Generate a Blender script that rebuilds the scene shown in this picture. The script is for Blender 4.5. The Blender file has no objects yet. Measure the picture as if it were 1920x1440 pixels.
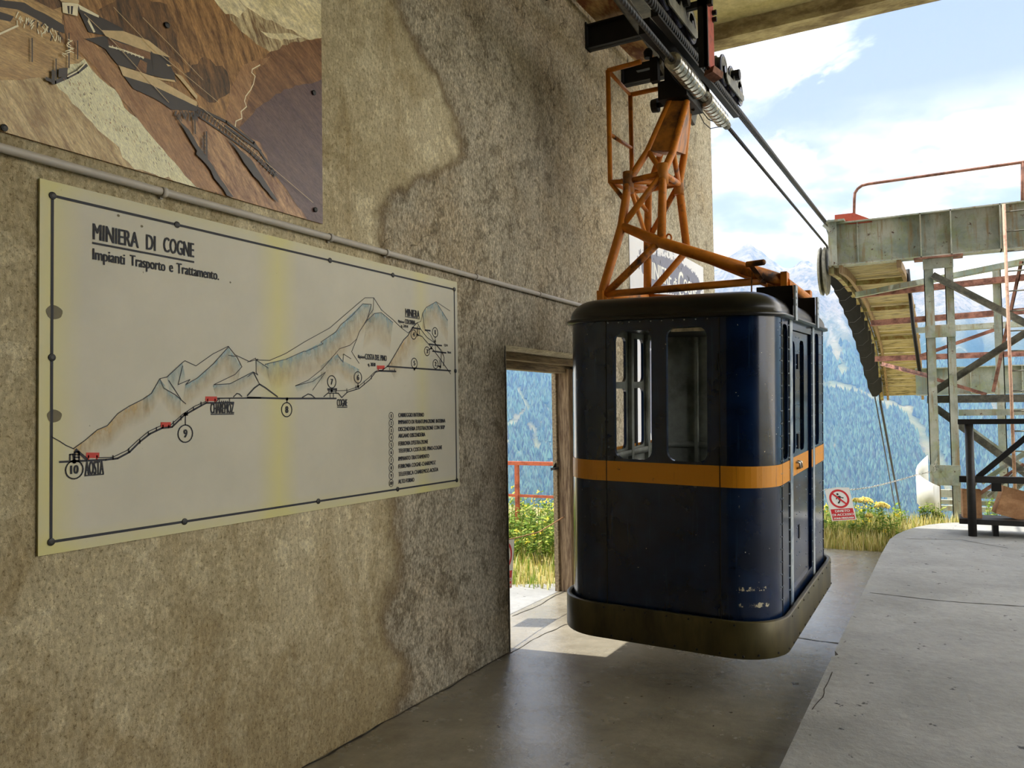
import bpy, math, random
import numpy as np
from mathutils import Vector, Matrix, noise
from mathutils.geometry import tessellate_polygon
random.seed(7); rng = np.random.default_rng(7)
SC = bpy.context.scene
COL = SC.collection
PI = math.pi

# ------------------------------------------------------------------ camera
EYE = Vector((0, 0, 1.7)); FPX = 1503.37
yaw, pit, rol = math.radians(28.605), math.radians(1.999), math.radians(-0.898)
CF = Vector((-math.sin(yaw)*math.cos(pit), math.cos(yaw)*math.cos(pit), math.sin(pit)))
_r0 = Vector((math.cos(yaw), math.sin(yaw), 0)); _u0 = _r0.cross(CF)
CR = _r0*math.cos(rol)+_u0*math.sin(rol); CU = -_r0*math.sin(rol)+_u0*math.cos(rol)
cam = bpy.data.objects.new('camera', bpy.data.cameras.new('camera')); COL.objects.link(cam)
cam.data.sensor_width = 36; cam.data.lens = FPX/1920*36; cam.data.clip_end = 20000; cam.data.clip_start = .05
m3 = Matrix((CR, CU, -CF)).transposed()
cam.matrix_world = Matrix.Translation(EYE) @ m3.to_4x4()
SC.camera = cam
def W(px, py, ax, val):
    """where the sight line through a pixel meets the plane x|y|z = val"""
    d = CF + CR*((px-960)/FPX) - CU*((py-720)/FPX)
    i = 'xyz'.index(ax); t = (val-EYE[i])/d[i]
    return EYE + d*t

# ------------------------------------------------------------------ world, sun, exposure
SC.view_settings.view_transform = 'Standard'; SC.view_settings.look = 'None'
SC.view_settings.gamma = 1; SC.view_settings.use_curve_mapping = False
SC.view_settings.exposure = 0.42
SUN_DIR = Vector((1.2, .16, -2.1)).normalized()
def world():
    w = bpy.data.worlds.new('sky'); SC.world = w; w.use_nodes = True
    nt = w.node_tree; nt.nodes.clear(); N = nt.nodes.new; L = nt.links.new
    tc = N('ShaderNodeTexCoord')
    mp = N('ShaderNodeMapping'); mp.inputs['Scale'].default_value = (1, 1, 2.2); mp.inputs['Location'].default_value = (3.3, 1.2, .4)
    L(tc.outputs['Generated'], mp.inputs['Vector'])
    n1 = N('ShaderNodeTexNoise'); n1.inputs['Scale'].default_value = 2.6; n1.inputs['Detail'].default_value = 9; n1.inputs['Roughness'].default_value = .55; n1.inputs['Distortion'].default_value = .35
    L(mp.outputs[0], n1.inputs['Vector'])
    r = N('ShaderNodeValToRGB'); r.color_ramp.elements[0].position = .45; r.color_ramp.elements[1].position = .58
    L(n1.outputs['Fac'], r.inputs[0])
    n2 = N('ShaderNodeTexNoise'); n2.inputs['Scale'].default_value = 9; n2.inputs['Detail'].default_value = 6
    L(mp.outputs[0], n2.inputs['Vector'])
    cl = N('ShaderNodeMix'); cl.data_type = 'RGBA'
    cl.inputs[6].default_value = (.80, .84, .95, 1); cl.inputs[7].default_value = (2.9, 2.9, 2.95, 1)
    r2 = N('ShaderNodeValToRGB'); r2.color_ramp.elements[0].position = .35; r2.color_ramp.elements[1].position = .58
    L(n2.outputs['Fac'], r2.inputs[0]); L(r2.outputs[0], cl.inputs[0])
    sep = N('ShaderNodeSeparateXYZ'); L(tc.outputs['Generated'], sep.inputs[0])
    # blue deepens with height above the horizon
    gr = N('ShaderNodeValToRGB'); e = gr.color_ramp.elements
    e[0].position = 0; e[0].color = (.50, .58, .78, 1); e[1].position = .8; e[1].color = (.26, .38, .74, 1)
    k = gr.color_ramp.elements.new(.3); k.color = (.42, .46, .66, 1)
    L(sep.outputs['Z'], gr.inputs[0])
    # more cloud near the horizon
    ad = N('ShaderNodeMapRange'); ad.inputs['From Min'].default_value = .06; ad.inputs['From Max'].default_value = .34
    ad.inputs['To Min'].default_value = .9; ad.inputs['To Max'].default_value = 0
    L(sep.outputs['Z'], ad.inputs[0])
    mx = N('ShaderNodeMath'); mx.operation = 'ADD'; mx.use_clamp = True
    ml = N('ShaderNodeMath'); ml.operation = 'MULTIPLY'; L(ad.outputs[0], ml.inputs[0]); L(r2.outputs[0], ml.inputs[1])
    L(r.outputs[0], mx.inputs[0])
    # bright cloud added in the unseen eastern sky to lift the interior light
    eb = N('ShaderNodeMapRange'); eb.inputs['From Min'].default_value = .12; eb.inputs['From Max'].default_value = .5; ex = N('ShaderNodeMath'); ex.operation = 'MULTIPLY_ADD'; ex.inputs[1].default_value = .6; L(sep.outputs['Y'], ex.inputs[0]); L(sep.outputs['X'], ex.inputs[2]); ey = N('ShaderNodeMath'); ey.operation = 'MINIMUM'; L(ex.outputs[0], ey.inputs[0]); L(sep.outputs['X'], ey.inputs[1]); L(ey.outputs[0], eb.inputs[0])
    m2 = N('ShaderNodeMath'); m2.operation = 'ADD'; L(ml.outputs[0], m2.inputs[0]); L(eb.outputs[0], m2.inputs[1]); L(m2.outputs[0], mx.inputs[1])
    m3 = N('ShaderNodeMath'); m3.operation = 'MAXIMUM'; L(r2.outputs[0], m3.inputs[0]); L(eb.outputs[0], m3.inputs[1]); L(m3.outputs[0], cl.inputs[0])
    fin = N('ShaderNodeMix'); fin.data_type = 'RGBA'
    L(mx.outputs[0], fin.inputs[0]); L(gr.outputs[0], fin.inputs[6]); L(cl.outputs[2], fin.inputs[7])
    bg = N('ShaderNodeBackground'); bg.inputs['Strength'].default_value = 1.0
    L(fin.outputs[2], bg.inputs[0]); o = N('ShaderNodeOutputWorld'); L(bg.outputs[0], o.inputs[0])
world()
sun = bpy.data.objects.new('sun', bpy.data.lights.new('sun', 'SUN')); COL.objects.link(sun)
sun.data.energy = 5.6; sun.data.angle = math.radians(.55); sun.data.color = (1, .95, .86)
sun.rotation_euler = SUN_DIR.to_track_quat('-Z', 'Y').to_euler()

# ------------------------------------------------------------------ materials
def srgb(c):
    f = lambda v: (v/255/12.92) if v/255 <= .04045 else ((v/255+.055)/1.055)**2.4
    return (f(c[0]), f(c[1]), f(c[2]), 1)
class NT:
    def __init__(s, name):
        s.m = bpy.data.materials.new(name); s.m.use_nodes = True; s.t = s.m.node_tree; s.t.nodes.clear()
        s.b = s.n('ShaderNodeBsdfPrincipled'); s.o = s.n('ShaderNodeOutputMaterial'); s.l(s.b.outputs[0], s.o.inputs[0])
        s.tc = s.n('ShaderNodeTexCoord')
    def n(s, k, **kw):
        x = s.t.nodes.new(k)
        for a, v in kw.items(): setattr(x, a, v)
        return x
    def l(s, a, b): s.t.links.new(a, b)
    def pos(s, scale=(1, 1, 1), rot=(0, 0, 0), world=True):
        if world:
            g = s.n('ShaderNodeNewGeometry'); src = g.outputs['Position']
        else: src = s.tc.outputs['Object']
        m = s.n('ShaderNodeMapping'); m.inputs['Scale'].default_value = scale; m.inputs['Rotation'].default_value = rot
        s.l(src, m.inputs['Vector']); return m.outputs[0]
    def noise(s, vec, sc, det=6, rough=.6, dist=0):
        x = s.n('ShaderNodeTexNoise'); x.inputs['Scale'].default_value = sc; x.inputs['Detail'].default_value = det
        x.inputs['Roughness'].default_value = rough; x.inputs['Distortion'].default_value = dist
        s.l(vec, x.inputs['Vector']); return x.outputs['Fac']
    def ramp(s, f, a, b, ca=(0, 0, 0, 1), cb=(1, 1, 1, 1)):
        r = s.n('ShaderNodeValToRGB'); e = r.color_ramp.elements
        e[0].position = a; e[1].position = b; e[0].color = ca; e[1].color = cb; s.l(f, r.inputs[0]); return r.outputs[0]
    def mix(s, f, a, b, mode='MIX'):
        x = s.n('ShaderNodeMix', data_type='RGBA', blend_type=mode)
        for i, v in ((0, f), (6, a), (7, b)):
            if isinstance(v, (int, float)): x.inputs[i].default_value = v
            elif isinstance(v, tuple): x.inputs[i].default_value = v
            else: s.l(v, x.inputs[i])
        return x.outputs[2]
    def math(s, op, a, b=0, clamp=False):
        x = s.n('ShaderNodeMath', operation=op, use_clamp=clamp)
        for i, v in ((0, a), (1, b)):
            if isinstance(v, (int, float)): x.inputs[i].default_value = v
            else: s.l(v, x.inputs[i])
        return x.outputs[0]
    def bump(s, h, st=.3, d=.01):
        x = s.n('ShaderNodeBump'); x.inputs['Strength'].default_value = st; x.inputs['Distance'].default_value = d
        s.l(h, x.inputs['Height']); s.l(x.outputs[0], s.b.inputs['Normal'])
    def fin(s, col, rough=.8, metal=0, spec=.5):
        if isinstance(col, tuple): s.b.inputs['Base Color'].default_value = col
        else: s.l(col, s.b.inputs['Base Color'])
        if isinstance(rough, (int, float)): s.b.inputs['Roughness'].default_value = rough
        else: s.l(rough, s.b.inputs['Roughness'])
        s.b.inputs['Metallic'].default_value = metal; s.b.inputs['Specular IOR Level'].default_value = spec
        return s.m
def plain(name, c, rough=.7, metal=0, var=.12, sc=14, spec=.5):
    t = NT(name); v = t.pos(); f = t.noise(v, sc, 5)
    c = srgb(c); a = tuple(x*(1-var) for x in c[:3])+(1,); b = tuple(min(1, x*(1+var)) for x in c[:3])+(1,)
    return t.fin(t.mix(t.ramp(f, .35, .65), a, b), rough, metal, spec)
def twotone(name, c1, c2, sc=8, lo=.45, hi=.6, rough=.7, metal=0, bump=.2, stretch=(1, 1, 1), world=True, spec=.5, det=8):
    t = NT(name); v = t.pos(stretch, world=world); f = t.noise(v, sc, det, .65)
    t.bump(f, bump, .01)
    f2 = t.noise(v, sc*6, 4)
    c = t.mix(t.ramp(f, lo, hi), srgb(c1), srgb(c2)); c = t.mix(.35, c, t.mix(1.0, c, t.ramp(f2, .3, .7, (.55, .55, .55, 1), (1.3, 1.3, 1.3, 1)), 'MULTIPLY'))
    return t.fin(c, rough, metal, spec)

def wall_material():
    t = NT('old_plaster'); p = t.pos()
    sp = t.n('ShaderNodeSeparateXYZ'); t.l(p, sp.inputs[0])
    # where the sound render ends and the stained weathered plaster begins (a ragged line up the wall)
    zf = t.n('ShaderNodeMapRange'); zf.inputs['From Max'].default_value = 7.0; t.l(sp.outputs['Z'], zf.inputs[0])
    cr = t.n('ShaderNodeValToRGB'); e = cr.color_ramp.elements
    pts = [(0, 3.70), (.24, 3.80), (.55, 3.66), (.87, 3.74), (1.25, 3.68), (2.5, 3.60), (2.75, 3.63), (2.96, 3.76), (3.17, 4.07), (3.42, 4.48), (3.64, 4.38), (3.92, 4.03), (4.3, 3.6), (7, 3.2)]
    e[0].position = 0; e[0].color = (pts[0][1]/8,)*3+(1,); e[1].position = 1; e[1].color = (pts[-1][1]/8,)*3+(1,)
    for z, y in pts[1:-1]:
        k = e.new(z/7); k.color = (y/8,)*3+(1,)
    t.l(zf.outputs[0], cr.inputs[0])
    b = t.math('MULTIPLY', cr.outputs[0], 8.0)
    nb = t.noise(p, 1.6, 8, .62)
    dy = t.math('ADD', t.math('SUBTRACT', sp.outputs['Y'], b), t.math('MULTIPLY', t.math('SUBTRACT', nb, .5), .75))
    dark = t.ramp(t.math('ADD', t.math('MULTIPLY', dy, 1.0), .5), .47, .56)
    halo = t.math('SUBTRACT', 1.0, t.math('MULTIPLY', t.math('ABSOLUTE', t.math('SUBTRACT', dy, .02)), 9.0), True)
    g1 = t.noise(p, 26, 10, .72); g2 = t.noise(t.pos((1, 1, .45)), 3.2, 9, .7, .6); g3 = t.noise(p, .9, 6, .55, .3); g4 = t.noise(t.pos((1, 1.2, .55)), 42, 6, .75)
    light = t.mix(t.ramp(g3, .35, .62), srgb((206, 194, 160)), srgb((240, 230, 198)))
    light = t.mix(t.math('MULTIPLY', t.ramp(g2, .50, .64), .45), light, srgb((158, 134, 90)))
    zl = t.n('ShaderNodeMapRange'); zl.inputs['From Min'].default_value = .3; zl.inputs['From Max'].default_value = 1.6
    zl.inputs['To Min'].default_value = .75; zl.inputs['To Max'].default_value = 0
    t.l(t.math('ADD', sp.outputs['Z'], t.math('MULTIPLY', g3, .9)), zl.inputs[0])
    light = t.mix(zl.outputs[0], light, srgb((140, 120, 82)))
    g5 = t.noise(t.pos((1, 1.0, .5), rot=(.5, 0, 0)), 30, 9, .78, .8); g6 = t.noise(p, 7, 9, .72, .4)
    dk = t.mix(t.ramp(g2, .28, .72), srgb((160, 150, 130)), srgb((206, 197, 176)))
    dk = t.mix(t.math('MULTIPLY', t.ramp(g3, .45, .62), .5), dk, srgb((170, 146, 108)))
    dk = t.mix(t.math('MULTIPLY', t.ramp(g5, .50, .66), .50), dk, srgb((222, 216, 198)))
    dk = t.mix(t.math('MULTIPLY', t.ramp(g6, .56, .34), .50), dk, srgb((104, 94, 76)))
    dk = t.mix(t.math('MULTIPLY', t.ramp(g4, .54, .66), .5), dk, srgb((206, 196, 170)))
    light = t.mix(t.math('MULTIPLY', t.ramp(g6, .46, .36), .30), light, srgb((146, 126, 86)))
    light = t.mix(t.math('MULTIPLY', t.ramp(g5, .55, .66), .35), light, srgb((214, 202, 168)))
    g7 = t.noise(t.pos((1, 1, .6), rot=(.35, 0, 0)), 64, 5, .7); g8 = t.noise(t.pos((1, 1, .7)), 22, 7, .75, .5)
    dk = t.mix(.85, dk, t.mix(1.0, dk, t.ramp(g7, .40, .60, (.55, .54, .52, 1), (1.35, 1.35, 1.33, 1)), 'MULTIPLY'))
    dk = t.mix(.6, dk, t.mix(1.0, dk, t.ramp(g8, .38, .62, (.6, .59, .57, 1), (1.3, 1.3, 1.28, 1)), 'MULTIPLY'))
    light = t.mix(.55, light, t.mix(1.0, light, t.ramp(g7, .38, .62, (.62, .60, .56, 1), (1.25, 1.25, 1.22, 1)), 'MULTIPLY'))
    light = t.mix(.35, light, t.mix(1.0, light, t.ramp(g8, .38, .62, (.7, .68, .64, 1), (1.25, 1.25, 1.22, 1)), 'MULTIPLY'))
    c = t.mix(dark, light, dk)
    c = t.mix(t.math('MULTIPLY', halo, .6), c, srgb((104, 82, 50)))
    vo = t.n('ShaderNodeTexVoronoi', feature='DISTANCE_TO_EDGE'); vo.inputs['Scale'].default_value = 1.6
    wv = t.n('ShaderNodeVectorMath', operation='ADD'); nz = t.n('ShaderNodeTexNoise'); nz.inputs['Scale'].default_value = 3; nz.inputs['Detail'].default_value = 8
    t.l(p, nz.inputs['Vector']); sc = t.n('ShaderNodeVectorMath', operation='SCALE'); sc.inputs['Scale'].default_value = .7
    t.l(nz.outputs['Color'], sc.inputs[0]); t.l(p, wv.inputs[0]); t.l(sc.outputs[0], wv.inputs[1]); t.l(wv.outputs[0], vo.inputs['Vector'])
    crack = t.math('MULTIPLY', t.math('MULTIPLY', t.ramp(vo.outputs['Distance'], .002, .008, (1, 1, 1, 1), (0, 0, 0, 1)), t.ramp(g3, .52, .58)), dark)
    c = t.mix(t.math('MULTIPLY', crack, .7), c, srgb((52, 44, 34)))
    pit = t.ramp(t.noise(p, 60, 4, .8), .38, .45, (.40, .37, .30, 1), (1, 1, 1, 1))
    c = t.mix(.75, c, t.mix(1.0, c, pit, 'MULTIPLY'))
    h = t.math('ADD', t.math('MULTIPLY', g1, .8), t.math('ADD', t.math('MULTIPLY', g4, .8), t.math('MULTIPLY', g5, 1.2))); h = t.math('SUBTRACT', h, t.math('MULTIPLY', crack, 1.2)); h = t.math('SUBTRACT', h, t.math('MULTIPLY', dark, .6))
    t.bump(h, .7, .02)
    return t.fin(c, .93, 0, .2)
def concrete(name, c1, c2, speck=(60, 56, 48), rough=(.35, .7), bump=.25, ss=30):
    t = NT(name); p = t.pos(); a = t.noise(p, 1.1, 9, .62, .4); b = t.noise(p, 14, 8, .7); d = t.noise(t.pos((1, .7, 1)), ss, 3, .55)
    c = t.mix(t.ramp(a, .32, .66), srgb(c1), srgb(c2)); c = t.mix(.5, c, t.mix(1.0, c, t.ramp(b, .3, .7, (.7, .7, .7, 1), (1.22, 1.22, 1.22, 1)), 'MULTIPLY'))
    c = t.mix(t.math('MULTIPLY', t.ramp(d, .30, .26, (0, 0, 0, 1), (1, 1, 1, 1)), 1.0), c, srgb(speck)) if False else t.mix(t.ramp(d, .27, .32, (1, 1, 1, 1), (0, 0, 0, 1)), c, srgb(speck))
    t.bump(t.math('ADD', b, t.math('MULTIPLY', d, .6)), bump, .012)
    r = t.n('ShaderNodeMapRange'); r.inputs['To Min'].default_value = rough[0]; r.inputs['To Max'].default_value = rough[1]
    t.l(t.noise(p, 3.5, 7, .65), r.inputs[0])
    return t.fin(c, r.outputs[0], 0, .5 if rough[0] > .3 else 1.0)
M = {}
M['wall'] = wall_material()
M['floor'] = concrete('smooth_floor_concrete', (112, 106, 90), (158, 151, 134), (50, 45, 36), (.10, .40), .22, 13)
M['platform'] = concrete('rough_platform_concrete', (134, 134, 130), (164, 164, 160), (60, 60, 58), (.5, .85), .5, 17)
M['ceiling'] = twotone('limewashed_ceiling', (176, 166, 122), (206, 196, 150), 3, .35, .65, .95, bump=.3)
M['beam'] = twotone('beam_concrete', (120, 104, 74), (176, 162, 122), 5, .4, .62, .95, bump=.5, stretch=(.5, 1, 1))
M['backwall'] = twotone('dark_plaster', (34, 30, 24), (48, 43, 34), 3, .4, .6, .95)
M['wood_old'] = twotone('weathered_wood', (98, 76, 54), (170, 146, 112), 9, .38, .66, .85, stretch=(6, 6, .5), bump=.6)
M['wood_head'] = twotone('weathered_lintel_board', (104, 88, 66), (160, 142, 108), 9, .38, .66, .85, stretch=(6, .5, 6), bump=.6)
M['plank'] = twotone('rusty_plank', (118, 66, 30), (188, 152, 96), 3.2, .42, .60, .75, stretch=(2.5, .9, 1), bump=.4)
M['black'] = plain('black_steel', (22, 21, 20), .6, .3, .3)
M['blacksat'] = plain('black_wood', (34, 30, 26), .55, 0, .3, 20)
M['rubber'] = plain('dark_rubber', (18, 18, 18), .8)
M['wheel'] = plain('dark_blue_grey_wheel_metal', (64, 66, 84), .35, .5, .2)
M['greysteel'] = twotone('grey_steel', (92, 92, 84), (130, 128, 114), 7, .4, .6, .55, .35)
M['orange'] = twotone('orange_paint', (208, 124, 26), (66, 40, 24), 4.4, .54, .66, .5, .05, .15, det=10)
M['orange_dark'] = twotone('sooty_orange_paint', (48, 38, 30), (196, 124, 44), 3.0, .34, .52, .55, .05, .15)
M['navy'] = None
M['chrome'] = twotone('worn_bright_metal', (150, 146, 134), (206, 202, 190), 20, .4, .6, .28, .85, .1)
M['cable'] = None
M['conduit'] = plain('grey_conduit_plastic', (178, 172, 162), .5, 0, .05)
M['screw'] = plain('black_screw', (20, 20, 20), .5)
M['ink'] = plain('black_ink', (38, 40, 48), .7, 0, .05)
M['inkred'] = plain('red_ink', (188, 62, 52), .7, 0, .05)
M['green_steel'] = None
M['rust'] = twotone('rusty_steel', (156, 112, 94), (100, 68, 56), 6, .42, .6, .8, .1, .3)
M['ladder'] = twotone('pinkish_rusty_pipe', (196, 158, 136), (140, 98, 78), 5, .5, .64, .7)
M['redpaint'] = twotone('red_oxide_paint', (170, 72, 50), (118, 52, 40), 8, .5, .64, .7)
M['redrail'] = twotone('orange_red_rail_paint', (190, 96, 62), (146, 70, 50), 9, .5, .64, .7)
M['white'] = plain('white_plastic', (238, 238, 232), .5, 0, .03)
M['sign_red'] = plain('sign_red', (206, 34, 40), .5, 0, .04)
M['sign_black'] = plain('sign_black', (16, 16, 16), .5, 0, .04)
M['kraft'] = twotone('brown_kraft_paper', (178, 134, 90), (156, 112, 72), 7, .4, .6, .8, bump=.5)
M['slat'] = twotone('weathered_slat', (162, 150, 118), (98, 88, 64), 5, .5, .62, .85, stretch=(.5, 3, 3), bump=.5)
M['slatframe'] = twotone('mossy_timber', (122, 96, 58), (150, 148, 106), 5, .42, .6, .85, bump=.4)
M['flower'] = plain('umbel_cream_yellow', (236, 214, 120), .8, 0, .12, 90)
M['stem'] = plain('green_stem', (128, 140, 78), .8)
def navy():
    t = NT('navy_paint'); p = t.pos(world=False); a = t.noise(p, 2.4, 8, .6); s = t.noise(t.pos((9, 9, .5), world=False), 4, 6)
    c = t.mix(t.ramp(a, .4, .66), srgb((5, 20, 44)), srgb((10, 38, 76)))
    c = t.mix(t.math('MULTIPLY', t.ramp(s, .60, .72), .3), c, srgb((50, 74, 104)))
    ch = t.ramp(t.noise(p, 60, 2, .5), .76, .775)
    c = t.mix(ch, c, srgb((206, 200, 180)))
    # scraped patch low on the near corner
    sp = t.n('ShaderNodeSeparateXYZ'); t.l(p, sp.inputs[0])
    def band(v, a0, a1, f=.05):
        m = t.n('ShaderNodeMapRange'); m.inputs['From Min'].default_value = a0-f; m.inputs['From Max'].default_value = a0; t.l(v, m.inputs[0])
        k = t.n('ShaderNodeMapRange'); k.inputs['From Min'].default_value = a1+f; k.inputs['From Max'].default_value = a1; t.l(v, k.inputs[0])
        return t.math('MULTIPLY', m.outputs[0], k.outputs[0])
    reg = t.math('MULTIPLY', band(sp.outputs['X'], -.19, -.02), band(sp.outputs['Y'], -.1, .1))
    st = t.math('ADD', band(sp.outputs['Z'], .385, .405, .03), band(sp.outputs['Z'], .29, .31, .03))
    nn = t.noise(t.pos((1, 1, .5), world=False), 26, 6, .7)
    msk = t.ramp(t.math('MULTIPLY', t.math('MULTIPLY', reg, st), nn), .49, .52)
    c = t.mix(msk, c, srgb((196, 186, 156)))
    t.bump(t.noise(p, 5, 4), .08, .01)
    t.b.inputs['Coat Weight'].default_value = .4; t.b.inputs['Coat Roughness'].default_value = .10
    return t.fin(c, t.math('ADD', t.math('MULTIPLY', a, .22), .12), 0, .35)
M['navy'] = navy()
def yellow():
    t = NT('amber_stripe_paint'); s = t.noise(t.pos((14, 14, .6), world=False), 3, 7); a = t.noise(t.pos(world=False), 22, 5)
    c = t.mix(t.ramp(s, .62, .7), srgb((214, 140, 20)), srgb((140, 84, 16))); c = t.mix(t.ramp(a, .66, .72), c, srgb((70, 52, 30)))
    return t.fin(c, .38, 0, .5)
M['yellow'] = yellow()
M['inside'] = twotone('grey_green_interior_paint', (150, 154, 144), (112, 116, 106), 3, .45, .62, .6, .1, .1, world=False)
M['bumper'] = twotone('olive_bumper_metal', (86, 78, 46), (54, 46, 26), 3.5, .42, .62, .42, .35, .12, stretch=(1, 1, .3), world=False)
M['roof'] = twotone('black_roof_paint', (14, 14, 14), (38, 36, 33), 3, .5, .7, .3, .1, .08, world=False)
M['strap'] = twotone('worn_blue_grey_strap', (170, 178, 182), (84, 104, 128), 6, .5, .64, .35, .1, .1, world=False)
def cablemat():
    t = NT('wire_rope'); w = t.n('ShaderNodeTexWave', bands_direction='DIAGONAL'); w.inputs['Scale'].default_value = 14; w.inputs['Distortion'].default_value = 0
    t.l(t.pos(), w.inputs['Vector']); t.bump(w.outputs['Fac'], .8, .01)
    return t.fin(t.mix(w.outputs['Fac'], srgb((12, 12, 12)), srgb((60, 58, 56))), .5, .4)
M['cable'] = cablemat()
def greensteel():
    t = NT('pale_green_rusting_steel'); p = t.pos(); a = t.noise(p, 1.6, 9, .65, .5); s = t.noise(t.pos((9, 9, .7)), 1.8, 9, .7); k = t.noise(p, 11, 9, .75); m = t.noise(p, 3.2, 8, .7)
    c = t.mix(t.ramp(a, .40, .60), srgb((178, 180, 168)), srgb((128, 140, 130))); c = t.mix(t.math('MULTIPLY', t.ramp(m, .50, .62), .55), c, srgb((150, 158, 112)))
    c = t.mix(t.math('MULTIPLY', t.ramp(s, .52, .64), .75), c, srgb((142, 116, 74))); c = t.mix(t.ramp(k, .60, .64), c, srgb((84, 60, 46)))
    t.bump(k, .3, .01)
    return t.fin(c, .6, .1)
M['green_steel'] = greensteel()

# ------------------------------------------------------------------ mesh building
class MB:
    def __init__(s): s.v = []; s.f = []; s.mi = []; s.smooth = []; s.c = []; s.mat = 0; s.sm = False; s.col = None
    def vert(s, p): s.v.append(tuple(p)); s.c.append(s.col if s.col is not None else (1, 1, 1, 1)); return len(s.v)-1
    def face(s, ids): s.f.append(tuple(ids)); s.mi.append(s.mat); s.smooth.append(s.sm)
    def quad(s, *ps): s.face([s.vert(p) for p in ps])
    def box(s, a, b):
        x0, y0, z0 = a; x1, y1, z1 = b
        i = [s.vert(p) for p in ((x0, y0, z0), (x1, y0, z0), (x1, y1, z0), (x0, y1, z0), (x0, y0, z1), (x1, y0, z1), (x1, y1, z1), (x0, y1, z1))]
        for q in ((3, 2, 1, 0), (4, 5, 6, 7), (0, 1, 5, 4), (1, 2, 6, 5), (2, 3, 7, 6), (3, 0, 4, 7)): s.face([i[k] for k in q])
    def bar(s, p, q, w, h, up=(0, 0, 1)):
        p = Vector(p); q = Vector(q); d = (q-p).normalized(); up = Vector(up)
        if abs(d.dot(up)) > .98: up = Vector((0, 1, 0))
        sx = d.cross(up).normalized(); uy = sx.cross(d).normalized()
        i = [s.vert(o+sx*a*w/2+uy*b*h/2) for o in (p, q) for a, b in ((-1, -1), (1, -1), (1, 1), (-1, 1))]
        for k in ((3, 2, 1, 0), (4, 5, 6, 7), (0, 1, 5, 4), (1, 2, 6, 5), (2, 3, 7, 6), (3, 0, 4, 7)): s.face([i[j] for j in k])
    def ell(s, p, q, w, h, t=.012, up=(0, 0, 1), sgn=1):
        """L-section steel angle"""
        p = Vector(p); q = Vector(q); d = (q-p).normalized(); up = Vector(up)
        if abs(d.dot(up)) > .98: up = Vector((0, 1, 0))
        sx = d.cross(up).normalized()*sgn; uy = (d.cross(up).normalized()).cross(d).normalized()
        a = Vector(p)+uy*(-h/2)
        s.bar(p+uy*(-h/2+t/2)+sx*0, q+uy*(-h/2+t/2)+sx*0, w, t, uy); s.bar(p-sx*(w/2-t/2), q-sx*(w/2-t/2), t, h, uy)
    def tube(s, pts, r, n=10, cap=True, closed=False):
        pts = [Vector(p) for p in pts]; m = len(pts); rings = []; old = s.sm; s.sm = True
        ref = None
        for k, p in enumerate(pts):
            if closed: d = (pts[(k+1) % m]-pts[k-1]).normalized()
            else: d = (pts[min(k+1, m-1)]-pts[max(k-1, 0)]).normalized()
            if ref is None:
                ref = Vector((0, 0, 1)) if abs(d.z) < .9 else Vector((1, 0, 0))
            a = d.cross(ref).normalized(); b = a.cross(d).normalized(); ref = b
            rr = r[k] if isinstance(r, (list, tuple)) else r
            rings.append([s.vert(p+a*math.cos(2*PI*j/n)*rr+b*math.sin(2*PI*j/n)*rr) for j in range(n)])
        for k in range(m if closed else m-1):
            A = rings[k]; B = rings[(k+1) % m]
            for j in range(n): s.face((A[j], A[(j+1) % n], B[(j+1) % n], B[j]))
        s.sm = False
        if cap and not closed: s.face(rings[0][::-1]); s.face(rings[-1])
        s.sm = old
    def lathe(s, o, axis, prof, n=20):
        """prof: (distance along axis, radius)"""
        o = Vector(o); ax = Vector(axis).normalized()
        a = ax.cross(Vector((0, 0, 1)) if abs(ax.z) < .9 else Vector((1, 0, 0))).normalized(); b = ax.cross(a)
        R = [[s.vert(o+ax*h+(a*math.cos(2*PI*j/n)+b*math.sin(2*PI*j/n))*max(r, 1e-4)) for j in range(n)] for h, r in prof]
        for A, B in zip(R, R[1:]):
            for j in range(n): s.face((A[j], A[(j+1) % n], B[(j+1) % n], B[j]))
        s.face(R[0][::-1]); s.face(R[-1])
    def plate(s, outer, holes, fn, t, m_in=None, m_edge=None):
        """flat plate with holes; fn(u,v,w) -> 3D, w depth 0..t"""
        loops = [outer]+list(holes); flat = [q for L in loops for q in L]
        tris = tessellate_polygon([[Vector((a, b, 0)) for a, b in L] for L in loops])
        F = [s.vert(fn(a, b, 0)) for a, b in flat]; B = [s.vert(fn(a, b, t)) for a, b in flat]
        m0 = s.mat
        for x in tris:
            s.face([F[i] for i in x])
        if m_in is not None: s.mat = m_in
        for x in tris: s.face([B[i] for i in x[::-1]])
        s.mat = m0 if m_edge is None else m_edge
        k = 0
        for L in loops:
            n = len(L)
            for j in range(n): s.face((F[k+j], F[k+(j+1) % n], B[k+(j+1) % n], B[k+j]))
            k += n
        s.mat = m0
    def poly(s, pts): s.face([s.vert(p) for p in pts])
    def ball(s, c, r, n=8, m=5):
        c = Vector(c); s.lathe(c-Vector((0, 0, r)), (0, 0, 1), [(r-r*math.cos(PI*k/m), r*math.sin(PI*k/m)) for k in range(m+1)], n)
    def mesh(s, name, mats, inv=None):
        me = bpy.data.meshes.new(name)
        v = s.v if inv is None else [tuple(inv @ Vector(p)) for p in s.v]
        me.from_pydata(v, [], s.f); me.polygons.foreach_set('material_index', s.mi); me.polygons.foreach_set('use_smooth', s.smooth)
        for m in mats: me.materials.append(m)
        if any(c != (1, 1, 1, 1) for c in s.c[:2000]):
            at = me.color_attributes.new('Col', 'FLOAT_COLOR', 'POINT'); at.data.foreach_set('color', np.array(s.c, dtype=np.float32).ravel())
        me.update(); return me
MW = {}
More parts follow.
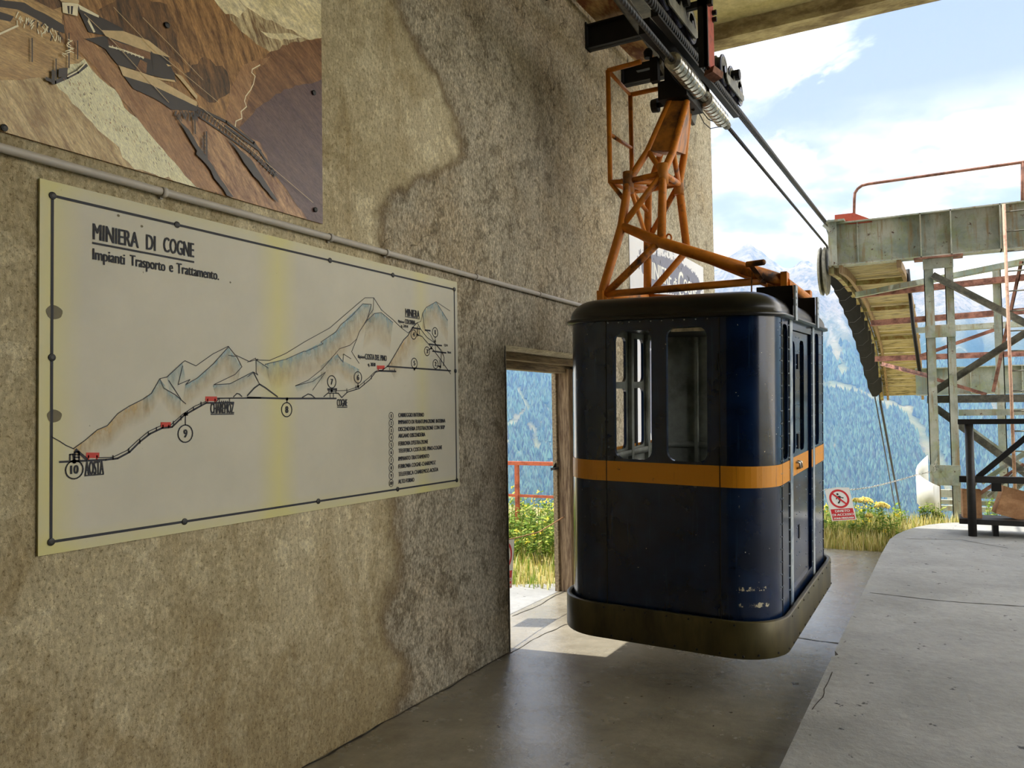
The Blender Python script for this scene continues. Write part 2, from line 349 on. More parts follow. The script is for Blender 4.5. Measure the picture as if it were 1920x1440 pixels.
def put(name, mb, mats, parent=None, label=None, cat=None, group=None, kind=None, local=False, origin=None):
    if not isinstance(mats, (list, tuple)): mats = [mats]
    if parent is not None:
        inv = None if local else MW[parent].inverted()
        o = bpy.data.objects.new(name, mb.mesh(name, mats, inv)); o.parent = parent; MW[o] = MW[parent]
    else:
        if origin is None:
            a = np.array(mb.v); origin = Vector(((a[:, 0].min()+a[:, 0].max())/2, (a[:, 1].min()+a[:, 1].max())/2, a[:, 2].min()))
        mw = Matrix.Translation(origin); o = bpy.data.objects.new(name, mb.mesh(name, mats, mw.inverted())); o.matrix_world = mw; MW[o] = mw
    COL.objects.link(o); props(o, label, cat, group, kind); return o
def props(o, label=None, cat=None, group=None, kind=None):
    for k, v in (('label', label), ('category', cat), ('group', group), ('kind', kind)):
        if v: o[k] = v
def thing(name, loc, label, cat, group=None, rot=None):
    o = bpy.data.objects.new(name, None); o.empty_display_size = .2; COL.objects.link(o)
    mw = Matrix.Translation(Vector(loc)) @ (rot.to_4x4() if rot is not None else Matrix())
    o.matrix_world = mw; MW[o] = mw; props(o, label, cat, group); return o
def rrect(u0, v0, u1, v1, r, n=6):
    L = []
    for cx, cy, a0 in ((u1-r, v1-r, 0), (u0+r, v1-r, 90), (u0+r, v0+r, 180), (u1-r, v0+r, 270)):
        for k in range(n+1):
            a = math.radians(a0+90*k/n); L.append((cx+r*math.cos(a), cy+r*math.sin(a)))
    return L
_fc = {}
def text_mesh(txt):
    """flat outlines of a line of lettering: verts, faces (unit size, baseline at 0)"""
    if txt in _fc: return _fc[txt]
    cu = bpy.data.curves.new('t', 'FONT'); cu.body = txt; cu.size = 1; cu.resolution_u = 3
    o = bpy.data.objects.new('t', cu); COL.objects.link(o)
    dg = bpy.context.evaluated_depsgraph_get(); me = bpy.data.meshes.new_from_object(o.evaluated_get(dg))
    v = [tuple(p.co) for p in me.vertices]; f = [tuple(p.vertices) for p in me.polygons]
    bpy.data.objects.remove(o); bpy.data.curves.remove(cu); bpy.data.meshes.remove(me)
    _fc[txt] = (v, f); return v, f
def letter(mb, txt, p0, p1, up, h, fn=None, bold=0):
    """lettering from p0 to p1 along the baseline, capital height h in direction up"""
    v, f = text_mesh(txt); xs = [a[0] for a in v]; x0, x1 = min(xs), max(xs)
    p0 = Vector(p0); p1 = Vector(p1); up = Vector(up); cap = .7
    nrm = (p1-p0).cross(up).normalized()
    if nrm.dot(EYE-p0) < 0: nrm = -nrm
    for i_, off in enumerate([0] if not bold else [-bold, 0, bold]):
        n = len(mb.v); d = (p1-p0)
        dn = d.normalized()
        for a in v: mb.vert(p0+d*((a[0]-x0)/(x1-x0))+up*(a[1]/cap*h)+dn*off+nrm*(.0004*i_))
        for q in f: mb.face([n+i for i in q])

# ------------------------------------------------------------------ the setting: walls, floors, roof
WX = -2.80
b = MB()
b.box((-3.295, -4, -.3), (WX, 5.054, 7.1))
b.box((-3.295, 5.054, 2.185), (WX, 7.05, 7.1))
b.box((-3.295, 7.05, -.3), (WX, 11.02, 7.1))
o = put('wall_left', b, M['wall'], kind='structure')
# chipped edge of the doorway jamb
b = MB()
zs = np.linspace(0, 2.18, 60)
for z0, z1 in zip(zs, zs[1:]):
    a0 = .004+.012*abs(noise.noise(Vector((z0*5, 2, 1)))); a1 = .004+.012*abs(noise.noise(Vector((z1*5, 2, 1))))
    b.poly([(WX+.0015, 5.040-a0*2.5, z0), (WX+.0015, 5.046-a0, z0), (WX+.0015, 5.046-a1, z1), (WX+.0015, 5.040-a1*2.5, z1)])
put('edge_crack', b, plain('crack_dark', (44, 38, 30), .9), o)
b = MB(); b.box((-3.3, -4.3, -.3), (7, -4, 7.1)); put('wall_back', b, M['backwall'], kind='structure')
b = MB(); b.box((6.7, -4, -.3), (7, 2.0, 7.1)); put('wall_right', b, M['backwall'], kind='structure')
b = MB(); b.box((-3.3, -4.3, 6.87), (7, 10.7, 7.1)); put('ceiling', b, M['ceiling'], kind='structure')
b = MB(); b.box((-3.29, 10.68, 6.655), (7, 11.02, 7.1)); put('trim_1', b, M['beam'], kind='structure')
b = MB(); b.box((-2.8, -4, -.25), (-.69, 10.33, 0)); b.box((-3.30, 5.05, -.25), (-2.8, 7.05, 0))
fl = put('floor', b, M['floor'], kind='structure')
M['crack'] = plain('crack_dirt', (46, 40, 32), .95)
def crackline(pts, w, z, parent, seed=0):
    b = MB(); n = 0; P = []
    for a, c in zip(pts, pts[1:]):
        L = math.dist(a, c); k = max(2, int(L/.06))
        for i in range(k):
            t = i/k; x = a[0]+(c[0]-a[0])*t; y = a[1]+(c[1]-a[1])*t
            P.append((x+.02*noise.noise(Vector((x*6, y*6, seed))), y+.02*noise.noise(Vector((x*6, y*6, seed+9)))))
    for i in range(len(P)-1):
        d = Vector((P[i+1][0]-P[i][0], P[i+1][1]-P[i][1])).normalized(); nx, ny = -d.y, d.x
        w0 = w*(.5+abs(noise.noise(Vector((i*.35, seed, 2))))*1.6); w1 = w*(.5+abs(noise.noise(Vector(((i+1)*.35, seed, 2))))*1.6)
        b.poly([(P[i][0]-nx*w0, P[i][1]-ny*w0, z), (P[i+1][0]-nx*w1, P[i+1][1]-ny*w1, z), (P[i+1][0]+nx*w1, P[i+1][1]+ny*w1, z), (P[i][0]+nx*w0, P[i][1]+ny*w0, z)])
    put('crack', b, M['crack'], parent)
xy = lambda px, py, z=0: tuple(W(px, py, 'z', z))[:2]
crackline([xy(957, 1226), xy(1000, 1198), xy(1060, 1172), (-2.3, 6.6)], .004, .002, fl, 1)
crackline([xy(960, 1156), xy(1010, 1135), xy(1068, 1103)], .008, .002, fl, 2)
crackline([xy(1490, 1196), xy(1530, 1202), xy(1600, 1209)], .010, .002, fl, 3)
crackline([xy(1380, 1258), xy(1330, 1268), xy(1270, 1262), xy(1180, 1266)], .0035, .002, fl, 4)
crackline([(-2.79, 5.0), (-2.78, 4.2), (-2.785, 3.0), (-2.79, 1.5)], .006, .002, fl, 5)
crackline([(-.70, 3), (-.70, 6), (-.70, 10.2)], .012, .003, fl, 6)
# raised platform with a rounded far corner
pe = [(-.70, -4), (-.69, 5.3), (-.695, 5.36), (-.66, 5.42), (-.69, 5.5), (-.68, 9.2)]
for k in range(1, 9):
    a = math.radians(90*k/8*.98); pe.append((-.68+.9*(1-math.cos(a)), 9.9+2.3*math.sin(a)))
pe += [(1.5, 12.2), (7, 12.2), (7, -4)]
b = MB(); b.plate(pe, [], lambda u, v, w: (u, v, .15-w), .5)
pl = put('raised_platform', b, M['platform'], kind='structure')
crackline([xy(1632, 1112, .15), xy(1760, 1126, .15), xy(2100, 1150, .15)], .007, .152, pl, 11)
crackline([xy(1560, 1260, .15), xy(1545, 1300, .15), xy(1520, 1340, .15)], .004, .152, pl, 12)
crackline([xy(1700, 1010, .15), xy(1800, 1012, .15), xy(1900, 1030, .15)], .006, .152, pl, 13)
# door frame in the left wall
d1 = thing('door_1', (-3.27, 6.05, 0), None, None); d1['kind'] = 'structure'; 
b = MB(); b.box((-3.32, 6.93, 0), (-3.17, 7.048, 2.10)); put('door_post', b, M['wood_old'], d1)
b = MB(); b.box((-3.33, 6.895, 0), (-3.29, 6.94, 2.06)); put('door_stop', b, M['wood_head'], d1)
b = MB(); b.box((-3.31, 5.056, 2.06), (-3.20, 7.048, 2.13)); b.box((-3.29, 5.056, 2.125), (-3.10, 7.048, 2.183)); put('door_head', b, M['wood_head'], d1)
b = MB(); b.poly([(-3.3, 6.9, 1.22), (-3.3, 6.78, 1.14), (-3.3, 6.9, 1.16)]); b.box((-3.31, 6.80, 1.15), (-3.27, 6.9, 1.17)); put('latch', b, M['black'], d1)

# ------------------------------------------------------------------ printed panels on the wall
def P2(px, py, lift=0): p = W(px, py, 'x', WX); return Vector((WX+lift, p.y, p.z))
# --- map board
B0, B1, Z0, Z1 = 1.664, 4.386, 1.226, 2.549
board = thing('map_board', (WX, (B0+B1)/2, Z0), 'large yellowed map board of mine transport plants screwed to the plaster wall', 'map board')
def paper():
    t = NT('yellowed_board_paper'); p = t.pos(); s = t.n('ShaderNodeSeparateXYZ'); t.l(p, s.inputs[0])
    def stripe(v, c, w):
        d = t.math('ABSOLUTE', t.math('SUBTRACT', v, c)); return t.math('SUBTRACT', 1.0, t.math('DIVIDE', d, w), True)
    n = t.noise(p, 3.5, 7, .6); f = t.noise(p, 60, 4)
    base = t.mix(t.ramp(n, .35, .7), srgb((194, 190, 172)), srgb((184, 181, 164)))
    y = t.math('ADD', stripe(s.outputs['Y'], 2.80, .14), t.math('MULTIPLY', stripe(s.outputs['Y'], 3.98, .10), .6))
    y = t.math('ADD', y, t.math('MULTIPLY', stripe(s.outputs['Y'], 1.70, .13), 1.0))
    y = t.math('ADD', y, t.math('MULTIPLY', stripe(s.outputs['Z'], 2.54, .06), .5)); y = t.math('ADD', y, t.math('MULTIPLY', stripe(s.outputs['Z'], 1.23, .08), .8))
    y = t.math('MULTIPLY', y, t.math('ADD', .45, t.math('MULTIPLY', n, .8)), True)
    c = t.mix(y, base, srgb((200, 194, 134)))
    c = t.mix(t.ramp(f, .74, .78), c, srgb((120, 112, 88)))
    return t.fin(c, .45, 0, .35)
M['paper'] = paper()
b = MB(); b.box((WX+.002, B0, Z0), (WX+.012, B1, Z1)); put('panel', b, M['paper'], board)
def strokes(mb, pts, w, lift=.0135):
    """pen line of width w (m) through world points on the wall"""
    P = [Vector((WX+lift, p[0], p[1])) for p in pts]
    for i in range(len(P)-1):
        d = P[i+1]-P[i]
        if d.length < 1e-6: continue
        n = Vector((0, -d.z, d.y)).normalized()*w/2; e = d.normalized()*w*.3
        mb.poly([P[i]-n-e, P[i+1]-n+e, P[i+1]+n+e, P[i]+n-e])
def yz(px, py): p = W(px, py, 'x', WX); return (p.y, p.z)
A3 = lambda x, y: yz(460+x/4.5714, 500+y/4.5714)
A4 = lambda x, y: yz(60+x/3.131, 600+y/3.131)
def bl(mb, pts, w, f=A3, **k): strokes(mb, [f(*p) for p in pts], w, **k)
def circ(mb, c, r, w, n=20, asp=1.0): strokes(mb, [(c[0]+r*math.cos(2*PI*k/n), c[1]+r*asp*math.sin(2*PI*k/n)) for k in range(n+1)], w)
# pencil shading under the lines
def pencil():
    t = NT('coloured_pencil_shading'); a = t.n('ShaderNodeAttribute', attribute_name='Col'); g = t.noise(t.pos((1, 9, 4)), 4, 6, .6)
    f = t.math('MULTIPLY', a.outputs['Alpha'], t.ramp(g, .15, .75)); tr = t.n('ShaderNodeBsdfTransparent'); mx = t.n('ShaderNodeMixShader')
    t.l(a.outputs['Color'], t.b.inputs['Base Color']); t.b.inputs['Roughness'].default_value = .7; t.l(t.math('MULTIPLY', f, .75), mx.inputs[0]); t.l(tr.outputs[0], mx.inputs[1]); t.l(t.b.outputs[0], mx.inputs[2]); t.l(mx.outputs[0], t.o.inputs[0])
    return t.m
BL = srgb((138, 178, 192))[:3]; OC = srgb((206, 176, 122))[:3]
b = MB()
def shade(top, dx, dy, c1, c2, f=A3, a=1.0, k=3, lift=.0127):
    for i in range(len(top)-1):
        for j in range(k):
            t0, t1 = j/k, (j+1)/k; q = []
            for (p, t) in ((top[i], t0), (top[i+1], t0), (top[i+1], t1), (top[i], t1)):
                y, z = f(p[0]+dx*t, p[1]+dy*t); cc = tuple(c1[m]*(1-min(1, t*1.6))+c2[m]*min(1, t*1.6) for m in range(3))
                b.col = cc+(a*(1-t)**.7,); q.append(b.vert((WX+lift, y, z)))
            b.face(q)
shade([(230, 750), (300, 705), (370, 645), (430, 620), (490, 550), (560, 505), (620, 478), (665, 440)], 20, 130, OC, OC, A4)
shade([(640, 460), (690, 430), (738, 345), (800, 430), (862, 465)], 0, 130, BL, OC, A4)
shade([(780, 335), (872, 250)], 20, 110, BL, BL, A4, .8)
shade([(890, 380), (960, 340), (1050, 260), (1140, 160), (1215, 270)], -30, 150, BL, OC, A4)
shade([(1050, 385), (1150, 375), (1285, 305)], 20, 70, BL, OC, A4, .8)
shade([(150, 835), (330, 790), (490, 725), (640, 650), (780, 540), (870, 430), (990, 320), (1065, 325)], 60, 230, BL, OC)
shade([(65, 800), (180, 870)], 10, 110, BL, OC, A3, .8)
shade([(1020, 465), (1090, 402), (1150, 400), (1250, 480)], -30, 260, BL, OC)
shade([(630, 850), (770, 755), (825, 810), (960, 880)], 0, 170, BL, OC)
shade([(410, 1022), (560, 960), (670, 905)], 20, 60, BL, BL, A3, .6)
shade([(1505, 400), (1535, 350), (1620, 302), (1720, 460)], 0, 200, BL, OC)
shade([(1210, 850), (1290, 720), (1410, 540), (1460, 520)], 60, 130, OC, OC, A3, .8)
put('pencil_shading', b, pencil(), board)
b = MB(); th = .0042
# thin outlines
for pts in ([(0, 820), (70, 785), (75, 800), (190, 805), (330, 745), (500, 640), (710, 525), (860, 395), (1010, 268), (1085, 268), (1150, 370), (1250, 455), (1310, 515), (1380, 570)],
            [(75, 800), (75, 905), (90, 930), (55, 905), (0, 945)], [(75, 800), (180, 870)], [(55, 905), (105, 1010)],
            [(150, 838), (330, 795), (485, 725), (500, 728), (650, 662), (630, 648), (760, 560), (800, 500), (900, 420), (990, 320), (1065, 325), (1025, 465), (960, 560), (940, 620), (895, 730), (960, 830)],
            [(1085, 268), (1080, 370), (1050, 410), (1005, 490)], [(1025, 465), (1090, 402), (1150, 395), (1250, 480)], [(940, 620), (880, 675), (790, 705), (640, 880), (520, 975), (412, 1022), (560, 985), (670, 905), (560, 1060)],
            [(770, 750), (820, 820), (825, 750), (890, 790)], [(1380, 570), (1430, 520)],
            [(1490, 470), (1505, 400), (1535, 350), (1620, 302), (1740, 380)], [(1620, 302), (1720, 460)], [(1490, 470), (1440, 490)], [(1505, 400), (1515, 480), (1525, 540), (1570, 580), (1610, 660), (1670, 720), (1690, 780), (1680, 850)]):
    bl(b, pts, .0032)
for pts in ([(100, 685), (150, 712), (185, 735), (230, 755), (300, 705), (370, 645), (430, 620), (490, 550), (560, 505), (640, 465), (690, 430), (738, 345), (780, 335), (872, 250), (885, 240), (950, 270), (1050, 200), (1140, 155), (1180, 205), (1265, 245), (1315, 230)],
            [(738, 345), (760, 400), (830, 440), (890, 492)], [(790, 355), (862, 465)], [(872, 270), (845, 380), (915, 350), (890, 380), (960, 340), (1050, 260), (1140, 160)], [(1140, 208), (1190, 215), (1220, 275), (1180, 320), (1055, 380), (1150, 375), (1285, 305), (1315, 360)]):
    bl(b, pts, .0032, A4)
# heavy lines: railway, cableways, ground
bl(b, [(150, 833), (420, 820), (490, 812), (560, 775), (620, 715), (680, 668), (750, 635), (810, 628), (880, 560), (950, 520), (1010, 487), (1172, 485)], .0075, A4)
bl(b, [(375, 808), (460, 806), (545, 765), (610, 705), (670, 655), (745, 620)], .0035, A4); bl(b, [(800, 618), (870, 555), (945, 505), (1010, 478)], .0035, A4)
bl(b, [(1075, 460), (1330, 458)], .006, A4); bl(b, [(1085, 462), (1070, 480)], .004, A4)
for x, y in ((463, 806), (555, 765), (620, 712), (670, 665), (718, 640), (818, 605), (862, 575), (900, 548), (935, 520), (980, 492)): bl(b, [(x, y-10), (x, y+12)], .005, A4)
for x in (1100, 1112, 1124, 1136): bl(b, [(x, 476), (x+2, 482)], .005, A4)
bl(b, [(1088, 460), (1088, 484)], .004, A4); bl(b, [(1148, 460), (1148, 484)], .004, A4)
bl(b, [(1170, 452), (1190, 432), (1205, 435), (1220, 450)], .005, A4)
bl(b, [(0, 1105), (60, 1040), (105, 1008), (150, 1035), (258, 1115)], .0065); bl(b, [(0, 1122), (300, 1130), (762, 1130)], .0085)
bl(b, [(470, 1122), (520, 1092), (550, 1100), (582, 1128)], .0055); bl(b, [(655, 1115), (690, 1085), (780, 1085), (810, 1122), (860, 1075), (960, 1045), (1050, 970), (1100, 905), (1155, 890), (1210, 850), (1290, 715), (1340, 630), (1380, 590), (1415, 525), (1460, 480)], .0055)
bl(b, [(765, 1065), (860, 1060), (950, 1030), (1045, 950), (1090, 905), (1125, 885)], .0035)
bl(b, [(690, 1052), (765, 1052)], .012); bl(b, [(698, 1055), (698, 1085)], .005); bl(b, [(760, 1055), (760, 1085)], .005); bl(b, [(710, 1085), (710, 1125)], .004); bl(b, [(738, 1085), (738, 1125)], .004); bl(b, [(700, 1070), (762, 1070)], .004)
bl(b, [(1130, 893), (1275, 899)], .010); bl(b, [(1200, 855), (1745, 893)], .0095); bl(b, [(1415, 525), (1485, 535)], .010)
bl(b, [(1525, 545), (1570, 550)], .010); bl(b, [(1560, 665), (1668, 678)], .010); bl(b, [(1590, 725), (1705, 740)], .010)
bl(b, [(1460, 485), (1490, 540), (1545, 610), (1610, 655), (1660, 720), (1690, 780), (1685, 850)], .0045); bl(b, [(1460, 585), (1500, 600), (1560, 670), (1640, 770), (1745, 920)], .0055)
bl(b, [(1460, 510), (1460, 600)], .005); bl(b, [(1475, 530), (1478, 590)], .004); bl(b, [(1612, 600), (1615, 720)], .005); bl(b, [(1665, 740), (1660, 870)], .006); bl(b, [(1650, 800), (1652, 880)], .004)
bl(b, [(1550, 720), (1590, 680)], .004); bl(b, [(1625, 850), (1650, 860)], .004)
for x, y in ((853, 1065), (932, 1040), (1002, 1000), (1065, 950)): bl(b, [(x, y-18), (x, y+14)], .005)
for x in (1232, 1245, 1258): bl(b, [(x, 885), (x+3, 893)], .005)
for x, y in ((1220, 870), (1265, 875)): bl(b, [(x, y), (x, y+20)], .004)
# blast furnace symbol at Aosta
bl(b, [(210, 822), (210, 790), (228, 788), (232, 822)], .006, A4); bl(b, [(236, 822), (238, 775), (262, 775), (264, 822)], .007, A4); bl(b, [(236, 790), (264, 790)], .005, A4); bl(b, [(236, 806), (264, 806)], .005, A4); bl(b, [(245, 762), (310, 818)], .010, A4)
# numbered balloons on leaders
NUMS = []
for f, c, r, tip, n in ((A4, (236, 878), .033, (236, 830), '10'), (A4, (888, 667), .036, (888, 553), '9'), (A3, (338, 1226), .034, (340, 1135), '8'), (A3, (724, 988), .032, (724, 1065), '7'), (A3, (949, 950), .031, (950, 1028), '6'), (A3, (1433, 828), .030, (1434, 880), '5'),
                  (A3, (1427, 582), .028, (1462, 585), '4'), (A3, (1542, 726), .027, (1580, 700), '3'), (A3, (1615, 836), .028, (1655, 858), '2'), (A3, (1612, 564), .030, (1612, 640), '1')):
    cy, cz = f(*c); ty, tz = f(*tip); circ(b, (cy, cz), r, .005); d = Vector((ty-cy, tz-cz)); dn = d.normalized()
    strokes(b, [(cy+dn.x*r, cz+dn.y*r), (ty, tz)], .0045); circ(b, (ty, tz), .004, .008, 8); NUMS.append((cy, cz, r, n))
put('line_drawing', b, M['ink'], board)
b = MB()
for (f, x0, y0, x1, y1), lg_ in zip(((A4, 313, 788, 373, 800), (A4, 750, 609, 795, 620), (A4, 1012, 457, 1067, 469), (A3, 1118, 853, 1172, 874)), ((318, 368, 818), (756, 790, 634), (1018, 1062, 484), (1124, 1166, 890))):
    b = MB(); bl(b, [(x0, (y0+y1)/2), (x1, (y0+y1)/2)], .020, f)
    for xx in lg_[:2]: bl(b, [(xx, y1-3), (xx, lg_[2])], .006, f)
    put('red_station_mark', b, M['inkred'], board)
# border line with screws
b = MB()
brd = [yz(82, 349), yz(328, 408), yz(853, 536), yz(855, 904), yz(593, 941), yz(342, 980), yz(84, 1020), yz(82, 349)]
y0, y1, z0, z1 = B0+.045, B1-.035, Z0+.043, Z1-.052
strokes(b, [(y0, z1), (y1, z1), (y1, z0), (y0, z0), (y0, z1)], .010)
put('border_line', b, M['ink'], board)
proto = None
for (px, py) in ((82, 349), (328, 408), (615, 477), (733, 506), (850, 535), (855, 696), (855, 904), (742, 919), (593, 941), (342, 980), (85, 1020), (82, 670)):
    y, z = yz(px, py); y = min(max(y, y0), y1); z = min(max(z, z0), z1)
    if abs(py-349) < 2: z = z1
    b = MB(); b.lathe((WX+.0136, y, z), (1, 0, 0), [(0, .014), (.003, .013), (.005, .006)], 12); put('screw', b, M['screw'], board)
M['stain'] = plain('grey_glue_stain', (112, 106, 86), .8)
for px, py, r in ((98, 586, .030), (98, 780, .027), (262, 425, .006), (218, 405, .006), (428, 530, .005), (617, 490, .006)):
    b = MB(); y, z = yz(px, py); b.poly([(WX+.0131, y+r*math.cos(a)*(1+.05*math.sin(5*a)), z+r*.85*math.sin(a)*(1+.06*math.cos(3*a))) for a in [2*PI*k/18 for k in range(18)]]); put('stain', b, M['stain'], board)
# lettering
b = MB()
def bt(txt, a, c, h, f=None, bold=.0012):
    f = f or yz; p = f(*a); q = f(*c); z = (p[1]+q[1])/2; bold *= .85
    letter(b, txt, (WX+.0137, p[0], z), (WX+.0137, q[0], z), (0, 0, 1), h, bold=bold)
T2 = lambda x, y: yz(60+x/4.5714, 320+y/4.5714)
bt('MINIERA', (505, 600), (893, 660), .062, T2, .0022); bt('DI', (962, 680), (1038, 690), .062, T2, .0022); bt('COGNE', (1110, 700), (1368, 745), .062, T2, .0022)
p = T2(503, 610); q = T2(1368, 757); strokes(b, [(p[0], (p[1]+q[1])/2-.010), (q[0], (p[1]+q[1])/2-.010)], .008)
bt('Impianti', (503, 768), (775, 805), .043, T2, .0018); bt('Trasporto', (822, 815), (1122, 865), .043, T2, .0018); bt('e', (1160, 868), (1188, 872), .043, T2, .0018); bt('Trattamento.', (1222, 880), (1582, 940), .043, T2, .0018)
def under(a, c, f): p = f(*a); q = f(*c); z = (p[1]+q[1])/2; strokes(b, [(p[0], z), (q[0], z)], .005)
bt('AOSTA', (298, 908), (407, 903), .050, A4, .0018); under((298, 912), (407, 906), A4)
bt('CHAREMOZ', (1036, 549), (1172, 547), .045, A4, .0016); under((1038, 554), (1172, 552), A4)
bt('COGNE', (770, 1196), (856, 1198), .038, A3, .0016); under((772, 1204), (856, 1206), A3)
bt('MINIERA', (1357, 430), (1477, 437), .045, A3, .0016); under((1357, 436), (1477, 443), A3)
bt('Ripiano', (1295, 480), (1345, 486), .016, A3, .001); bt('COLONNA', (1353, 492), (1440, 500), .028, A3, .0014); bt('q. 2414', (1318, 520), (1378, 526), .018, A3, .0012)
bt('Ripiano', (950, 783), (1005, 790), .018, A3, .001); bt('COSTA DEL PINO', (1010, 798), (1195, 808), .032, A3, .0014); bt('q. 2030', (1035, 852), (1098, 856), .020, A3, .0014)
bt('Q31', (1688, 682), (1718, 684), .014, A3, .0008); bt('TRAV.', (1714, 744), (1750, 748), .014, A3, .0008)
for cy, cz, r, n in NUMS:
    w = .016 if len(n) == 1 else .028
    if n == '1': w = .008
    letter(b, n, (WX+.0137, cy-w/2, cz-r*.45), (WX+.0137, cy+w/2, cz-r*.45), (0, 0, 1), r*.95, bold=.0018)
LEG = ['CARREGGIO INTERNO', 'IMPIANTO DI FRANTUMAZIONE INTERNA', "DISCENDERIA D'ESTRAZIONE CON SKIP", 'ARGANO DISCENDERIA', "FERROVIA D'ESTRAZIONE", 'TELEFERICA COSTA DEL PINO-COGNE', 'IMPIANTO TRATTAMENTO', 'FERROVIA COGNE-CHAREMOZ', 'TELEFERICA CHAREMOZ-AOSTA', 'ALTO FORNO']
C5 = lambda x, y: yz(640+x/6, 740+y/6)
ends = [908, 1150, 1143, 922, 955, 1112, 966, 1040, 1068, 798]
ys = [252, 330, 412, 485, 573, 652, 742, 828, 916, 1000]; ye = [248, 316, 385, 470, 550, 615, 712, 785, 862, 978]
b2 = MB()
for i, (tx, e, a, c) in enumerate(zip(LEG, ends, ys, ye)):
    bt(tx, (622, a), (e, c), .024, C5, .0012)
    cy, cz = C5(540, [238, 320, 403, 482, 562, 648, 738, 823, 910, 995][i]); circ(b2, (cy, cz), .020, .0035, 16)
    n = str(i+1); w = .010 if i < 9 else .022
    if i == 0: w = .005
    letter(b, n, (WX+.0137, cy-w/2, cz-.010), (WX+.0137, cy+w/2, cz-.010), (0, 0, 1), .020, bold=.0012)
put('lettering', b, M['ink'], board); put('legend_rings', b2, M['ink'], board)

# --- sepia photograph panel
photo = thing('photo_panel', (WX, 1.2, 2.677), 'huge sepia photograph panel of the old hillside mine, above the conduit', 'photo panel')
def sepia(name, c1, c2, ang, sc=6, lo=.38, hi=.66, st=(1, 1, 5)):
    t = NT(name); p0 = t.pos(rot=(math.radians(ang), 0, 0)); mp = t.n('ShaderNodeMapping'); mp.inputs['Scale'].default_value = st; t.l(p0, mp.inputs['Vector'])
    f = t.noise(mp.outputs[0], sc, 9, .72, .3); g = t.noise(mp.outputs[0], sc*7, 5, .8)
    c = t.mix(t.ramp(f, lo, hi), srgb(c1), srgb(c2)); c = t.mix(.6, c, t.mix(1.0, c, t.ramp(g, .35, .65, (.35, .32, .30, 1), (1.5, 1.5, 1.4, 1)), 'MULTIPLY'))
    return t.fin(c, .35, 0, .4)
SP = [sepia('print_cliff', (98, 66, 34), (196, 148, 92), 62), sepia('print_crag', (50, 36, 22), (140, 100, 60), 70, 7), sepia('print_sky', (196, 184, 140), (244, 232, 192), 20, 3, st=(1, 1, 2)),
      sepia('print_dark_mountain', (84, 64, 70), (112, 88, 84), 30, 4), sepia('print_brown_mountain', (98, 62, 36), (150, 108, 70), 30, 5), sepia('print_tan_slope', (146, 116, 72), (222, 200, 150), 52, 6),
      sepia('print_white_scree', (196, 190, 148), (232, 228, 192), 55, 9, .3, .5), sepia('print_brown_path', (140, 98, 62), (182, 140, 96), 50, 5), sepia('print_lower_slope', (124, 84, 58), (206, 164, 118), 50, 7),
      plain('print_black', (40, 32, 30), .35, 0, .3, 9), plain('print_roof', (202, 176, 128), .35, 0, .12, 30), plain('print_white', (236, 226, 190), .35, 0, .08, 40), sepia('print_flat_tan', (172, 138, 90), (206, 174, 120), 5, 4), sepia('print_snow_rock', (120, 92, 60), (232, 216, 170), 60, 8)]
K = 620/1920
def C1(x, y): return yz(x*K, y*K)
b = MB(); y0 = -.6; zb, zt, ye_ = 2.677, 5.2, 3.119
b.mat = 0; b.box((WX+.002, y0, zb), (WX+.010, ye_, zt))
lay = [0]
def clip(P):
    """clip polygon (y,z) to the printed panel"""
    def cut(P, f, g):
        Q = []
        for i in range(len(P)):
            a, c = P[i-1], P[i]; fa, fc = f(a), f(c)
            if (fa >= 0) != (fc >= 0):
                t = fa/(fa-fc); Q.append((a[0]+(c[0]-a[0])*t, a[1]+(c[1]-a[1])*t))
            if fc >= 0: Q.append(c)
        return Q
    for f in (lambda p: p[0]-y0, lambda p: ye_-p[0], lambda p: p[1]-zb, lambda p: zt-p[1]):
        P = cut(P, f, None)
        if len(P) < 3: return []
    return P
def rag(P, amp, seed):
    Q = []
    for i in range(len(P)):
        a, c = P[i-1], P[i]; L = math.dist(a, c); k = max(1, int(L/.03))
        for j in range(k):
            t = j/k; e = amp*noise.noise(Vector((a[0]*23+t*L*40, a[1]*23, seed)))*(1 if 0 < j else 0); nx, ny = -(c[1]-a[1])/max(L, 1e-6), (c[0]-a[0])/max(L, 1e-6)
            Q.append((a[0]+(c[0]-a[0])*t+nx*e, a[1]+(c[1]-a[1])*t+ny*e))
    return Q
def pp(mi, pts, amp=.012, f=C1):
    lay[0] += 1; P = [f(*p) for p in pts]
    if amp: P = rag(P, amp, lay[0])
    P = clip(P)
    if len(P) < 3: return
    lift = .0102+lay[0]*.00006; b.mat = mi
    tr = tessellate_polygon([[Vector((p[0], p[1], 0)) for p in P]]); ids = [b.vert((WX+lift, p[0], p[1])) for p in P]
    for t in tr: b.face([ids[i] for i in t])
def pl_(mi, pts, w, f=C1):
    lay[0] += 1; b.mat = mi; P = [f(*p) for p in pts]; P = [p for p in P if p[1] > zb+.003 and p[0] < ye_-.003]
    if len(P) > 1: strokes(b, P, w, lift=.0102+lay[0]*.00006)
pp(2, [(1150, -700), (2200, -700), (2200, 300), (1850, 225), (1780, 235), (1700, 190), (1560, 140), (1480, 80), (1400, 30), (1230, -200)], .006)
pp(0, [(350, -600), (1160, -600), (1240, 0), (1400, 200), (1560, 330), (1440, 480), (1350, 760), (1130, 590), (1000, 430), (870, 290), (640, 130), (430, 40)])
pp(13, [(1200, -260), (1400, 30), (1480, 80), (1620, 150), (1720, 200), (1780, 232), (1600, 330), (1480, 260), (1330, 120)], .02)
